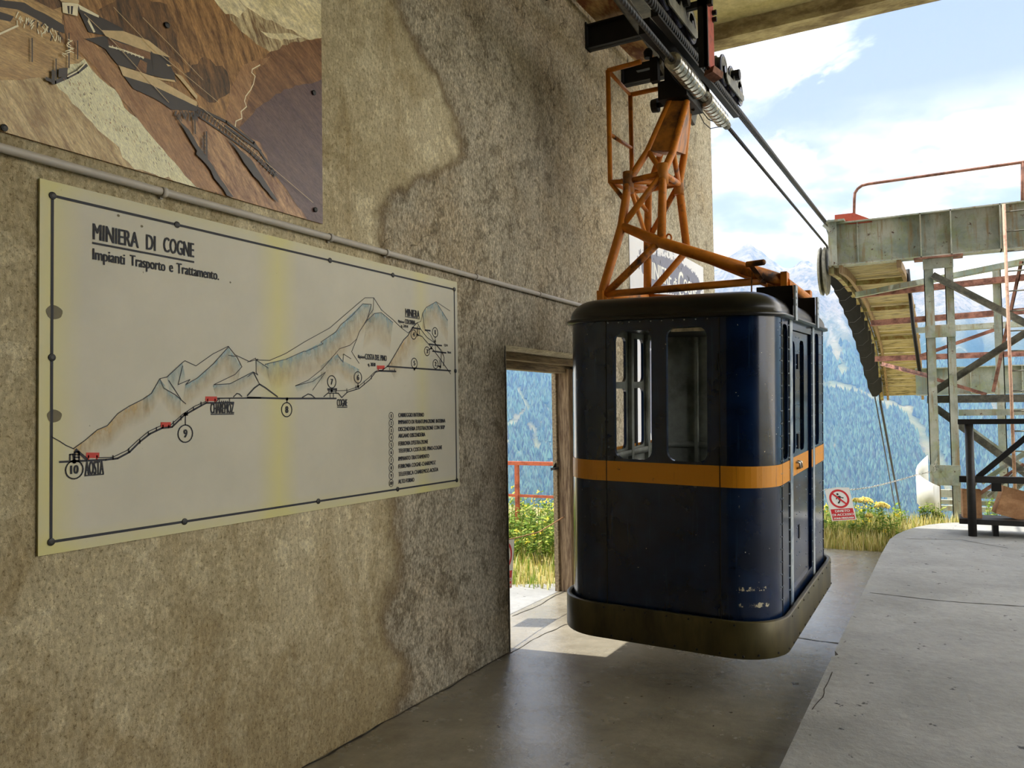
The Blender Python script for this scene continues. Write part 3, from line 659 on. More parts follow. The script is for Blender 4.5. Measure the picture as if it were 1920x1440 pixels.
pp(2, [(1230, -100), (1375, 0), (1420, 60), (1380, 110), (1300, 85), (1225, -10)], .02); pp(2, [(1500, 180), (1560, 195), (1690, 200), (1745, 222), (1620, 240), (1540, 215)], .01)
pp(4, [(1480, 420), (1540, 320), (1680, 250), (1850, 225), (2000, 230), (2000, 500), (1600, 560), (1490, 660), (1370, 745), (1420, 600)])
pp(7, [(1330, 520), (1400, 380), (1560, 330), (1450, 440), (1440, 560), (1380, 740), (1300, 690)])
pp(3, [(1380, 745), (1500, 620), (1640, 520), (2000, 430), (2000, 1400), (1780, 1290), (1620, 1060), (1500, 870)])
pp(1, [(560, 60), (700, -40), (960, 30), (1020, 260), (1060, 420), (950, 330), (700, 180), (600, 130)], .03)
pp(1, [(1060, 430), (1180, 330), (1310, 420), (1325, 540), (1240, 600), (1130, 540)], .03)
pl_(11, [(1500, 380), (1455, 405), (1452, 425), (1472, 445), (1462, 490), (1445, 525), (1418, 560), (1410, 590), (1422, 622), (1390, 650), (1395, 690), (1360, 706), (1355, 745)], .0045)
pp(12, [(-1500, -800), (300, -600), (350, 100), (330, 230), (480, 345), (300, 460), (0, 480), (-1500, 500)], .02)
pp(5, [(-1500, 480), (0, 470), (300, 450), (480, 345), (760, 700), (1150, 1100), (0, 800), (-1500, 500)], .01)
pp(6, [(300, 470), (480, 345), (620, 500), (880, 800), (1150, 1100), (770, 985), (560, 760)], .02)
pp(7, [(360, 90), (440, 110), (520, 240), (700, 430), (990, 640), (1350, 1150), (1130, 1090), (900, 830), (640, 500), (480, 335), (370, 210)])
pp(8, [(990, 640), (1140, 630), (1500, 830), (1600, 1060), (1800, 1300), (1330, 1155), (1130, 860)])
pp(1, [(-1500, -700), (330, -500), (360, 40), (300, 60), (130, -20), (-200, -100)], .02)
pp(9, [(-100, -10), (130, 20), (360, 150), (365, 200), (300, 175), (90, 60), (-100, 40)], .01); pp(9, [(-50, 60), (70, 100), (50, 130), (-50, 110)], .01)
for k in range(46):
    x = 80+260*random.random(); y = 95+(x-80)*.42+random.uniform(-25, 30); a = random.uniform(-22, 22); pl_(random.choice([11, 9, 11]), [(x, y), (x+a, y+random.uniform(14, 34))], .0035)
pl_(11, [(-20, 205), (90, 155)], .006)
# the station buildings stepping down the slope
pp(9, [(430, 40), (560, 100), (700, 170), (705, 215), (560, 205), (500, 190)], .002); pp(11, [(440, 30), (560, 95), (560, 108), (450, 60)], .002); pp(11, [(500, 110), (540, 190), (530, 195), (495, 130)], .001)
pp(9, [(590, 215), (870, 300), (965, 340), (1010, 480), (900, 450), (670, 380), (600, 290), (480, 230)], .004)
pp(10, [(575, 180), (700, 185), (850, 240), (975, 338), (870, 312), (680, 245), (600, 215)], .003); pp(4, [(610, 225), (860, 310), (860, 350), (820, 340), (620, 270)], .003)
pl_(11, [(620, 275), (700, 295), (820, 340)], .006)
for x in range(640, 820, 22): pl_(11, [(x, 270+(x-640)*.36), (x, 282+(x-640)*.36)], .004)
pp(4, [(800, 350), (840, 370), (835, 430), (770, 420)], .002); pp(9, [(860, 300), (1000, 430), (1000, 480), (880, 440)], .002)
pp(9, [(700, 440), (900, 470), (1135, 615), (1130, 650), (980, 640), (890, 580), (760, 520)], .003)
pp(10, [(675, 385), (880, 450), (1130, 595), (1128, 622), (860, 495), (700, 445)], .002); pp(10, [(880, 452), (1000, 470), (1005, 482), (920, 470)], .001); pp(10, [(1000, 430), (1040, 445), (1132, 560), (1130, 585)], .002); pp(10, [(950, 375), (985, 388), (960, 390)], 0)
# house
pp(11, [(345, 20), (440, 25), (435, 100), (350, 80)], .001); pp(10, [(325, 0), (370, -25), (445, 10), (440, 30), (340, 15)], .001); pp(9, [(375, 40), (410, 42), (405, 90), (380, 85)], .001); pl_(11, [(392, 42), (392, 88)], .004)
# conveyor trestle
pl_(9, [(1135, 632), (1300, 710), (1460, 830), (1590, 1020)], .012); pl_(9, [(1120, 665), (1260, 760), (1440, 890), (1580, 1025)], .008); pl_(9, [(1300, 740), (1500, 880)], .012)
for k in range(26):
    t = k/25; x = 1135+450*t; y = 640+(x-1135)*(.55+.28*t); pl_(9, [(x, y-14), (x-14, y+24)], .004); pl_(9, [(x-14, y-8), (x+10, y+26)], .003)
for k in range(20):
    t = k/19; x = 1000+140*t; y = 645+30*random.random(); pl_(9, [(x, y), (x+random.uniform(-15, 15), y+random.uniform(20, 50))], .005)
pp(9, [(1000, 670), (1080, 760), (1190, 930), (1340, 1150), (1300, 1140), (1180, 960), (1120, 900), (1125, 880), (1040, 740)], .012)
pl_(9, [(1110, 650), (1115, 780)], .007); pl_(9, [(1180, 770), (1183, 945)], .008); pl_(9, [(1160, 800), (1160, 900)], .005); pl_(9, [(1470, 890), (1463, 1188)], .010)
pp(9, [(1300, 800), (1440, 930), (1600, 1180), (1560, 1150), (1430, 990)], .008)
for k in range(6): pl_(9, [(1165, 790+22*k), (1183, 800+22*k)], .003)
# wires, posts and the retaining wall
for pts in ([(470, 90), (640, 250), (960, 600)], [(640, 50), (860, 280), (1250, 600)], [(810, 110), (960, 260), (1160, 470)], [(1140, 620), (1800, 1180)]): pl_(10, pts, .0022)
for x, y, z in ((166, 230, 365), (305, 350, 470), (380, 200, 400), (430, 245, 350)): pl_(9, [(x, y), (x, z)], .0045)
pl_(9, [(250, 465), (300, 485), (370, 455), (430, 425), (480, 385)], .012); pl_(11, [(370, 452), (430, 420), (480, 370)], .004); pp(9, [(320, 405), (372, 400), (370, 455), (318, 455)], .003); pl_(9, [(290, 420), (288, 490)], .012)
for k in range(12): pl_(11, [(345+random.uniform(-12, 60), 235+k*8), (352+random.uniform(-12, 60), 250+k*8)], .003)
for k in range(110):
    u = random.random(); x = 420+640*u+random.uniform(-90, 40); y = 470+570*u+random.uniform(-40, 60)
    if x < 1080 and y < 1000: pl_(7 if k % 3 else 9, [(x, y), (x+random.uniform(2, 7), y+random.uniform(6, 16))], .0022)
put('printed_photograph', b, SP, photo)
for (px, py) in ((2, 250), (308, 49), (584, 175), (587, 394)):
    y, z = yz(px, py); z = max(z, zb+.012); b = MB(); b.lathe((WX+.017, y, z), (1, 0, 0), [(0, .013), (.004, .012), (.006, .005)], 12); put('screw', b, M['screw'], photo)

# --- conduit
cd = thing('conduit', (WX+.02, 4, 2.614), 'thin pale conduit pipe clipped along the wall above the map board', 'pipe')
b = MB(); b.tube([(WX+.022, -3, 2.60), (WX+.022, 1.5, 2.616), (WX+.022, 3.1, 2.614), (WX+.022, 3.12, 2.614), (WX+.022, 6.4, 2.613), (WX+.022, 9.0, 2.612)], .0165, 12); put('pipe', b, M['conduit'], cd)
for y in (.9, 2.15, 3.15, 3.62, 4.6, 5.55): 
    b = MB(); b.tube([(WX+.022, y, 2.614), (WX+.022, y+.022, 2.614)], .021, 12); b.box((WX+.002, y+.004, 2.588), (WX+.012, y+.018, 2.60)); put('clip', b, M['conduit'], cd)

# --- vinyl banner near the wall's end
bn = thing('banner', (WX, 9.0, 1.0), 'white mine banner with grey splash lettering, on the wall behind the cable car', 'banner')
by0, by1, bz0, bz1 = 7.64, 10.42, 1.05, 3.56
def vinyl():
    t = NT('banner_vinyl'); f = t.noise(t.pos(), 1.6, 5, .5); t.bump(f, .5, .05); return t.fin(t.mix(f, srgb((205, 205, 210)), srgb((238, 238, 240))), .45, 0, .4)
b = MB(); b.box((WX+.002, by0, bz0), (WX+.008, by1, bz1)); put('sheet', b, vinyl(), bn)
M['slate'] = plain('slate_print', (122, 124, 142), .5, 0, .06)
b = MB()
def splat(P, amp, lift, seed):
    Q = rag(P, amp, seed); tr = tessellate_polygon([[Vector((p[0], p[1], 0)) for p in Q]]); ids = [b.vert((WX+lift, p[0], p[1])) for p in Q]
    for t in tr: b.face([ids[i] for i in t])
splat([(8.02, 3.32), (8.35, 3.40), (8.9, 3.44), (9.6, 3.46), (10.1, 3.42), (10.3, 3.3), (10.25, 3.12), (10.1, 2.96), (9.7, 2.94), (9.4, 3.06), (8.8, 3.04), (8.2, 3.02), (8.0, 3.15)], .05, .0085, 3)
splat([(8.12, 2.30), (8.3, 2.34), (8.42, 2.15), (8.48, 1.9), (8.44, 1.6), (8.36, 1.42), (8.26, 1.22), (8.16, 1.5), (8.05, 1.8), (8.06, 2.1)], .035, .0085, 5)
splat([(8.0, 2.42), (8.25, 2.5), (8.45, 2.40), (8.5, 2.33), (8.2, 2.36)], .02, .0086, 8)
splat([(8.7, 2.1), (9.3, 2.2), (9.6, 1.9), (9.2, 1.6), (8.8, 1.7)], .04, .0086, 9)
for k in range(130):
    y = random.uniform(7.85, 10.35); z = 3.24+.20*math.sin((y-7.8)/2.6*PI)+random.uniform(-.1, .10); r = random.uniform(.006, .022)
    b.poly([(WX+.0087, y+r*math.cos(a), z+r*1.6*math.sin(a)) for a in (0, 1.2, 2.4, 3.9, 5.2)])
put('grey_splash', b, M['slate'], bn)
b = MB(); ly = lambda px: W(px, 510, 'x', WX).y
for tx_, p0_, p1_, z_, h_ in (('MINIERE', 1211, 1257, 3.12, .19), ('di', 1261, 1267, 3.12, .13), ('C', 1270, 1279, 3.04, .32), ('OGNE', 1280, 1304, 3.12, .17)):
    letter(b, tx_, (WX+.0095, ly(p0_), z_), (WX+.0095, ly(p1_), z_), (0, 0, 1), h_, bold=.006)
put('white_lettering', b, M['white'], bn)
b = MB(); letter(b, 'PARCO MINERARIO', (WX+.0092, 8.55, 2.93), (WX+.0092, 9.4, 2.93), (0, 0, 1), .06, bold=.003); put('slate_lettering', b, M['slate'], bn); b = MB(); bl2 = [(8.15, 2.55), (8.30, 2.30), (8.42, 2.52), (8.6, 2.2)]
strokes(b, bl2, .02, lift=.009); strokes(b, [(8.2, 2.6), (8.24, 2.2)], .012, lift=.009); strokes(b, [(8.3, 2.2), (8.46, 2.12), (8.5, 1.8)], .012, lift=.009)
put('splash_drips', b, M['slate'], bn)

# ------------------------------------------------------------------ the cable car
def rotm():
    y, p, r = -.011, .03, .027
    A = Matrix(((math.cos(r), 0, math.sin(r)), (0, 1, 0), (-math.sin(r), 0, math.cos(r))))
    Bm = Matrix(((1, 0, 0), (0, math.cos(p), -math.sin(p)), (0, math.sin(p), math.cos(p))))
    D = Matrix(((math.cos(y), -math.sin(y), 0), (math.sin(y), math.cos(y), 0), (0, 0, 1)))
    return D @ Bm @ A
car = thing('cable_car', (-.925, 4.757, .25), 'navy blue cable car with amber stripe and orange hanger, hanging over the bay', 'cable car', rot=rotm())
CW, CL_, RR = 1.34, 2.18, .26
def ring(off, z, n=10, r=None):
    r = (RR if r is None else r)+off; x0, x1, y0, y1 = -CW-off, off, -off, CL_+off; L = []
    for cx, cy, a0 in ((x1-r, y1-r, 0), (x0+r, y1-r, 90), (x0+r, y0+r, 180), (x1-r, y0+r, 270)):
        for k in range(n+1):
            a = math.radians(a0+90*k/n); L.append((cx+r*math.cos(a), cy+r*math.sin(a), z))
    return L
def loft(mb, rings, smooth=True, close=True):
    ids = [[mb.vert(p) for p in R] for R in rings]; old = mb.sm; mb.sm = smooth
    for A, B in zip(ids, ids[1:]):
        n = len(A)
        for j in range(n): mb.face((A[j], A[(j+1) % n], B[(j+1) % n], B[j]))
    mb.sm = old; return ids
T = .022
b = MB(); ZB, ZT = .03, 2.0
def corner(mb, cx, cy, a0, z0, z1, off=0, t=T, n=10):
    F = []; 
    for k in range(n+1):
        a = math.radians(a0+90*k/n); F.append((math.cos(a), math.sin(a)))
    mb.sm = True
    for r_, mi, flip in ((RR+off, mb.mat, False), (RR+off-t, 1, True)):
        m0 = mb.mat; mb.mat = mi
        lo = [mb.vert((cx+c*r_, cy+s*r_, z0)) for c, s in F]; hi = [mb.vert((cx+c*r_, cy+s*r_, z1)) for c, s in F]
        for k in range(n): mb.face((lo[k], lo[k+1], hi[k+1], hi[k]) if not flip else (lo[k+1], lo[k], hi[k], hi[k+1]))
        mb.mat = m0
    mb.sm = False
for cx, cy, a0 in ((-RR, CL_-RR, 0), (-CW+RR, CL_-RR, 90), (-CW+RR, RR, 180), (-RR, RR, 270)): corner(b, cx, cy, a0, ZB, ZT)
wf = [rrect(-.962, 1.118, -.712, 1.925, .07), rrect(-.625, 1.118, -.369, 1.936, .06)]
b.plate([(-CW+RR, ZB), (-RR, ZB), (-RR, ZT), (-CW+RR, ZT)], wf, lambda u, v, w: (u, w, v), T, 1, 0)
b.plate([(-CW+RR, ZB), (-RR, ZB), (-RR, ZT), (-CW+RR, ZT)], wf, lambda u, v, w: (u, CL_-w, v), T, 1, 0)
sw = lambda a, c, z0=1.125, z1=1.95: rrect(a, z0, c, z1, .05)
R1 = lambda u, v, w: (-w, u, v)
b.plate([(RR, ZB), (.625, ZB), (.625, ZT), (RR, ZT)], [sw(.30, .47)], R1, T, 1, 0)
b.plate([(1.36, ZB), (CL_-RR, ZB), (CL_-RR, ZT), (1.36, ZT)], [sw(1.53, 1.71)], R1, T, 1, 0)
b.plate([(.625, 1.93), (1.36, 1.93), (1.36, ZT), (.625, ZT)], [], R1, T, 1, 0)
b.plate([(.625, ZB), (1.36, ZB), (1.36, .27), (.625, .27)], [], R1, T, 1, 0)
L1 = lambda u, v, w: (-CW+w, u, v)
b.plate([(RR, ZB), (CL_-RR, ZB), (CL_-RR, ZT), (RR, ZT)], [sw(.30, .50), sw(.72, 1.13, 1.09, 1.55), sw(.72, 1.13, 1.60, 1.94), sw(1.25, 1.52, 1.09, 1.55), sw(1.25, 1.52, 1.60, 1.94), sw(1.60, 1.80, 1.09, 1.94)], L1, T, 1, 0)
body = put('body', b, [M['navy'], M['inside']], car, local=True)
b = MB(); loft(b, [ring(.002, 2.0), ring(-RR, 2.0, r=RR)]) if False else None
# floor, interior rail and posts
b = MB(); b.plate([(x, y) for x, y, z in ring(-.012, 0)], [], lambda u, v, w: (u, v, .06-w), .04); put('floor_pan', b, M['bumper'], car, local=True)
b = MB()
R = ring(-T-.012, 1.03); R2 = ring(-T-.012, 1.075)
loft(b, [R, R2, ring(-T-.03, 1.075), ring(-T-.03, 1.03), R]); put('inner_rail', b, M['inside'], body, local=True)
for (x, y) in ((-CW+.04, 1.19), (-CW+.04, 1.56), (-1.06, CL_-.04), (-.67, CL_-.04), (-CW+.04, .6)):
    b = MB(); b.box((x-.015, y-.025, .06), (x+.015, y+.025, 1.98)); put('inner_post', b, M['inside'], body, local=True)
# window frames
for k, (w, fn) in enumerate([(wf[0], lambda u, v, w: (u, w-.004, v)), (wf[1], lambda u, v, w: (u, w-.004, v))]):
    u0 = min(p[0] for p in w); u1 = max(p[0] for p in w); z1 = max(p[1] for p in w)
    b = MB(); b.plate(rrect(u0-.008, 1.108, u1+.008, z1+.008, .07), [rrect(u0+.004, 1.124, u1-.004, z1-.006, .06)], fn, .03); put('window_frame', b, M['navy'], body, local=True)
b = MB(); b.box((-.60, .02, 1.905), (-.395, .035, 1.925)); put('glass_channel', b, M['chrome'], body, local=True)
# door leaf set back in the side
b = MB(); R3 = lambda u, v, w: (-.014-w, u, v)
b.plate([(.63, .27), (1.30, .27), (1.30, 1.925), (.63, 1.925)], [rrect(.655, 1.13, .80, 1.86, .05), rrect(.97, 1.13, 1.14, 1.875, .05)], R3, .025, 1, 0)
door = put('sliding_door', b, [M['navy'], M['inside']], car, local=True)
b = MB(); b.box((-.0145, .63, .985), (-.012, 1.30, 1.105)); put('stripe', b, M['yellow'], door, local=True)
b = MB(); b.tube([(-.02, .80, 1.07), (.01, .81, 1.065), (.012, .83, 1.03), (-.02, .85, 1.02)], .008, 8); b.tube([(-.02, .87, 1.07), (.01, .88, 1.065), (.012, .89, 1.03), (-.02, .90, 1.02)], .008, 8); put('handle', b, M['chrome'], door, local=True)
for z in (1.68, 1.15): 
    b = MB(); b.box((-.015, .87, z), (-.006, .92, z+.10)); put('hinge', b, M['black'], door, local=True)
b = MB(); b.box((-.015, .90, .55), (-.010, .935, .64)); put('grip_slot', b, M['black'], door, local=True)
# amber stripe round the body
b = MB()
S = [p for p in ring(.0025, 0, n=12)]
n = len(S)
for j in range(n):
    a, c = S[j], S[(j+1) % n]
    if a[0] > -.01 and c[0] > -.01 and min(a[1], c[1]) < .7 and max(a[1], c[1]) > 1.2:
        for y0_, y1_ in ((RR, .625), (1.36, CL_-RR)):
            b.quad((.0025, y0_, .982), (.0025, y1_, .982), (.0025, y1_, 1.108), (.0025, y0_, 1.108))
        continue
    b.sm = True; b.quad((a[0], a[1], .982), (c[0], c[1], .982), (c[0], c[1], 1.108), (a[0], a[1], 1.108)); b.sm = False
put('stripe', b, M['yellow'], body, local=True)
# panel seams and rivets
b = MB()
for x in (-1.015, -.30): b.box((x-.0025, -.0035, .06), (x+.0025, 0, 1.98))
for y in (.27, .50, 1.50, 1.90): b.box((0, y-.0025, .06), (.0035, y+.0025, 1.98))
put('seam', b, M['black'], body, local=True)
b = MB()
def riv(x, y, z, nx, ny): b.lathe((x, y, z), (nx, ny, 0), [(-.001, .0055), (.003, .004)], 6)
for y in (.245, .285, .495, .515, 1.375, 1.47, 1.52, 1.74, 1.80, 1.885):
    for z in np.arange(.30, 1.96, .075): riv(.001, y, z, 1, 0)
for y in (.84, .945):
    for z in np.arange(.36, 1.9, .09): riv(-.014, y, z, 1, 0)
for z in np.arange(.3, .98, .09): riv(-.014, 1.2, z, 1, 0)
for x in np.arange(-1.0, -.3, .07): riv(x, -.0005, 1.975, 0, -1)
put('rivets', b, M['strap'], body, local=True, kind='stuff')
# straps running down from the hanger
for y0_, y1_ in ((.49, .61), (1.37, 1.475)):
    b = MB(); b.box((.0005, y0_+.03, .15), (.006, y1_-.0, 2.05)); b.box((.028, (y0_+y1_)/2-.035, 1.98), (.042, (y0_+y1_)/2+.035, 2.20))
    for z in (2.08, 2.12, 2.16): b.lathe((.042, (y0_+y1_)/2-.012, z), (1, 0, 0), [(0, .009), (.004, .008)], 8)
    put('strap', b, M['strap'], car, local=True)
    b = MB(); b.box((-CW-.028, y0_+.03, .15), (-CW-.001, y1_-.03, 2.05)); b.box((-CW-.045, (y0_+y1_)/2-.035, 1.98), (-CW-.03, (y0_+y1_)/2+.035, 2.12)); put('strap', b, M['black'], car, local=True)
    b = MB(); y = (y0_+y1_)/2; b.poly([(.02, y-.02, 2.0), (.02, y-.02, 2.20), (-.22, y-.02, 2.155), (-.10, y-.02, 2.04)]); b.poly([(.02, y+.0, 2.0), (.02, y+.0, 2.20), (-.22, y+.0, 2.155), (-.10, y+.0, 2.04)]); b.box((-.2, y-.021, 2.15), (.02, y+.001, 2.20)); put('gusset', b, M['black'], car, local=True)
# roof
b = MB(); prof = [(.012, 1.985), (.034, 1.985), (.036, 2.005), (.018, 2.012)]
for k in range(0, 9):
    a = math.radians(90*k/8); prof.append((.012-.17*(1-math.cos(a)), 2.015+.125*math.sin(a)))
rings = [ring(o_, z) for o_, z in prof]+[ring(-.24, 2.150, r=.26), ring(-.5, 2.165, r=.505)]
ids = loft(b, rings); b.face(ids[-1]); b.face(ids[0][::-1]); put('roof', b, M['roof'], car, local=True)
# bumper
b = MB(); BO = .045; hh = .215
R = [ring(BO, 0), ring(BO+.004, .008), ring(BO+.004, hh-.006), ring(BO, hh), ring(BO-.022, hh), ring(BO-.026, hh-.006), ring(BO-.026, .0), ring(BO, 0)]
loft(b, R); bump_ = put('bumper', b, M['bumper'], car, local=True)
def bolt(o_, ax, r):
    b = MB(); b.lathe(o_, ax, [(0, r), (.005, r*.75)], 8); put('bolt', b, M['black'], bump_, local=True)
for x in np.arange(-1.02, -.2, .135): bolt((x, -BO-.003, .195), (0, -1, 0), .007); bolt((x+.05, -BO-.003, .022), (0, -1, 0), .008)
for y in np.arange(.3, 1.95, .2): bolt((BO+.003, y, .195), (1, 0, 0), .007); bolt((BO+.003, y+.05, .022), (1, 0, 0), .008)
for a in (-80, -55, -30, -8):
    a = math.radians(a); r = RR+BO+.002; bolt((-RR+r*math.cos(a), RR+r*math.sin(a), .025), (math.cos(a), math.sin(a), 0), .008)
b = MB(); b.poly([(x, y, .14) for x, y, z in ring(BO-.026, 0)]); b.box((-CW+.1, .1, .05), (-.1, CL_-.1, .14)); put('underframe', b, M['rubber'], car, local=True)

# ---- hanger frame (world positions, tubular)
yF, yB = 5.50, 6.58
FA, FB = W(1131, 556, 'y', yF), W(1166, 424, 'y', yF)
FM = W(1240, 455, 'y', yF); FR = W(1472, 528, 'y', yF); FRl = W(1437, 526, 'y', yF)
FC = W(1178, 340, 'y', 5.62); FD = W(1243, 325, 'y', 5.62)
BA, BB = W(1214, 556, 'y', yB), W(1214, 452, 'y', yB)
BM = W(1288, 470, 'y', yB); BR = W(1516, 560, 'y', yB); BC = W(1216, 356, 'y', 6.42); BD = W(1273, 345, 'y', 6.42)
HF0, HF1 = W(1256, 190, 'y', 5.85), W(1288, 190, 'y', 5.85)
HB0, HB1 = W(1270, 200, 'y', 6.15), W(1294, 190, 'y', 6.15)
FT0, FT1 = W(1215, 283, 'y', 5.70), W(1262, 283, 'y', 5.70)
BT0, BT1 = W(1238, 290, 'y', 6.3), W(1283, 290, 'y', 6.3)
b = MB(); r = .032
b.tube([FA+Vector((0, 0, -.05)), FA+Vector((0, 0, .05)), FB, FC, FT0, HF0], [.034, .034, .034, .030, .026, .024], 12)
b.tube([FM, FD, FT1, HF1], [.032, .030, .027, .024], 12)
b.tube([FA+(FB-FA)*.03, FRl], .026, 12)
b.tube([FB, FM, FR], [.032, .04, .045], 12)
b.tube([FA, FM+(FB-FM)*.05], .028, 10); b.tube([FB, FD], .024, 10)
b.tube([BA, BB, BC, BT0, HB0], [.034, .034, .030, .026, .024], 12); b.tube([BM, BD, BT1, HB1], [.032, .034, .028, .024], 12)
b.tube([BB, BM, BR], [.032, .036, .04], 12); b.tube([BA, BR+Vector((0, 0, -.05))], .026, 12); b.tube([BA, BM], .028, 10); b.tube([BB, BD], .024, 10)
b.tube([FC, FD], .022, 10); b.tube([BC, BD], .022, 10); b.tube([FD, BD], .024, 10); b.tube([FC, BC], .022, 10)
b.tube([FC, BD], .018, 8); b.tube([FB, BB], .020, 10); b.tube([FA, BA], .024, 10); b.tube([FR, BR], .030, 12); b.tube([FM, BM], .020, 8); b.tube([FC, BB], .018, 8)
b.tube([FT0, BT0], .02, 8); b.tube([FT0, FD], .020, 8); b.tube([FT1, BD], .020, 8)
put('hanger_frame', b, M['orange'], car)
for c in (FC, FD, BD):
    b = MB(); b.tube([c+Vector((0, 0, -.09)), c+Vector((0, 0, .07))], .040, 12); put('joint_sleeve', b, M['orange_dark'], car)
for pt in (FR, BR):
    b = MB(); b.box((pt.x-.02, pt.y-.05, pt.z-.22), (pt.x+.02, pt.y+.05, pt.z+.06)); b.lathe((pt.x+.0, pt.y, pt.z-.02), (1, 0, 0), [(0, .02), (.035, .02)], 8); put('joint_plate', b, M['orange'], car)
for pt in (FA, BA):
    b = MB(); b.box((pt.x-.03, pt.y-.05, pt.z-.17), (pt.x+.015, pt.y+.05, pt.z+.04)); put('joint_plate', b, M['orange'], car)
b = MB()  # folded web plates under the head
d = Vector((0, -.008, 0))
b.plate([(0, 0), (1, 0), (1, 1), (0, 1)], [], lambda u, v, w: (FT0+(FT1-FT0)*u)*(1-v)+(HF0+(HF1-HF0)*u)*v+Vector((0, w-.014, 0)), .012)
b.plate([(0, 0), (1, 0), (1, 1), (0, 1)], [], lambda u, v, w: (FT1+(BT1-FT1)*u)*(1-v)+(HF1+(HB1-HF1)*u)*v+Vector((.014-w, 0, 0)), .012)
b.plate([(0, 0), (1, 0), (1, 1), (0, 1)], [], lambda u, v, w: (FT0+(BT0-FT0)*u)*(1-v)+(HF0+(HB0-HF0)*u)*v+Vector((w, 0, 0)), .012)
b.plate([(0, 0), (1, 0), (1, 1), (0, 1)], [], lambda u, v, w: (BT0+(BT1-BT0)*u)*(1-v)+(HB0+(HB1-HB0)*u)*v+Vector((0, w, 0)), .012)
b.poly([FT0+Vector((.02, .02, 0)), FT1+Vector((0, .02, 0)), BT1, BT0]); put('web_plate', b, M['orange_dark'], car)
b = MB()
p = W(1405, 493, 'y', yF-.06); q = W(1428, 525, 'y', yF-.06); b.bar(p, q, .02, .03); b.lathe(W(1400, 496, 'y', yF-.06), (1, -.2, 0), [(0, .02), (.12, .02), (.13, .01)], 10); put('brake_lever', b, M['orange'], car); b = MB()
b.tube([W(1410, 510, 'y', yF-.05), W(1409, 548, 'y', yF-.05)], .005, 6); put('brake_rod', b, M['orange_dark'], car); b = MB(); b.tube([W(1440, 535, 'y', yF), W(1452, 538, 'y', yF), W(1456, 545, 'y', yF), W(1456, 562, 'y', yF)], .010, 8)
put('brake_hose', b, M['orange_dark'], car); b = MB(); b.tube([W(1244, 448, 'y', 5.6)+Vector((.04+.02*math.cos(a), 0, .03*math.sin(a))) for a in np.linspace(0, 2*PI, 12)], .007, 6)
put('lifting_ring', b, M['orange_dark'], car)
# ---- guard cage beside the hanger
cx = -2.21
b = MB(); y1_, y2_ = 5.66, 6.145
P1t, P1b = Vector((cx, y1_, 4.29)), Vector((cx, y1_, 3.43)); P2t, P2b = Vector((cx, y2_, 4.27)), Vector((cx, y2_, 3.47))
r = .0185
b.tube([P1t, P1b, FB+(FC-FB)*.55], r, 10); b.tube([P2t, P2b, BB+(BC-BB)*.55], r, 10)
b.tube([P1t, P1t+Vector((.27, -.02, 0))], r, 10); b.tube([P2t, P2t+Vector((.27, 0, 0))], r, 10); b.tube([P1t, P2t], r*.8, 10)
b.tube([(cx, y1_, 3.80), (cx, y2_, 3.83)], r*.8, 10); b.tube([P1b, FC], r, 10); b.tube([P2b, BC], r, 10); b.tube([P1b, P2b], r*.8, 10); b.tube([P1b+Vector((.09, 0, 0)), P2b+Vector((.09, 0, 0))], r*.8, 10)
put('guard_cage', b, M['orange'], car)
# ---- carriage on the track rope
def zc(y): return 4.386+(y-7.307)*.028      # track rope height
def zh(y): return 4.132+(y-6.883)*.0131     # haul rope height
XC = -1.60
b = MB()
hub = Vector((-1.74, 6.0, 4.12))
b.box((-1.86, 5.78, 4.03), (-1.64, 6.22, 4.17)); b.box((-1.83, 5.85, 4.14), (-1.72, 6.15, 4.60)); b.lathe((-1.98, 6.0, 4.08), (1, 0, 0), [(0, .05), (.05, .055), (.05, .02), (.2, .02)], 14)
b.box((-1.74, 5.9, 4.42), (-1.52, 6.1, 4.52)); b.box((-1.9, 5.72, 4.16), (-1.84, 5.78, 4.34)); b.lathe((-1.91, 5.72, 4.34), (0, 0, 1), [(0, .03), (.05, .035), (.07, .02)], 10)
cg = put('carriage', b, M['black'], car)
wy = [5.08, 5.38, 5.70, 6.66, 6.94, 7.22]
for i, y in enumerate(wy):
    z = zc(y)+.030+.125
    b = MB(); b.lathe((XC-.035, y, z), (1, 0, 0), [(0, .128), (.012, .130), (.018, .116), (.035, .110), (.052, .116), (.058, .130), (.070, .128)], 24); b.lathe((XC-.045, y, z), (1, 0, 0), [(0, .035), (.09, .035)], 12)
    put('wheel', b, M['wheel'], cg)
    b = MB(); b.lathe((XC+.036, y, z), (1, 0, 0), [(0, .108), (.002, .108), (.002, .085), (0, .085)], 20); put('wheel_rim', b, M['greysteel'], cg)
for ys_, ye2 in ((4.98, 5.80), (6.58, 7.30)):
    for sx in (-.06, .052):
        b = MB(); zz0, zz1 = zc(ys_)+.148, zc(ye2)+.148
        b.plate([(ys_+.04, zz0-.07), (ys_+.1, zz0-.10), (ye2-.1, zz1-.10), (ye2-.04, zz1-.07), (ye2-.04, zz1-.03), ((ys_+ye2)/2+.08, (zz0+zz1)/2-.02), ((ys_+ye2)/2+.03, (zz0+zz1)/2+.05), ((ys_+ye2)/2-.03, (zz0+zz1)/2+.05), ((ys_+ye2)/2-.08, (zz0+zz1)/2-.02), (ys_+.04, zz0-.03)], [], lambda u, v, w: (XC+sx+w, u, v), .010)
        put('truck_plate', b, M['greysteel'], cg)
    b = MB(); m_ = (ys_+ye2)/2; b.lathe((XC-.09, m_, zc(m_)+.2), (1, 0, 0), [(0, .045), (.19, .045)], 12); put('pivot', b, M['black'], cg)
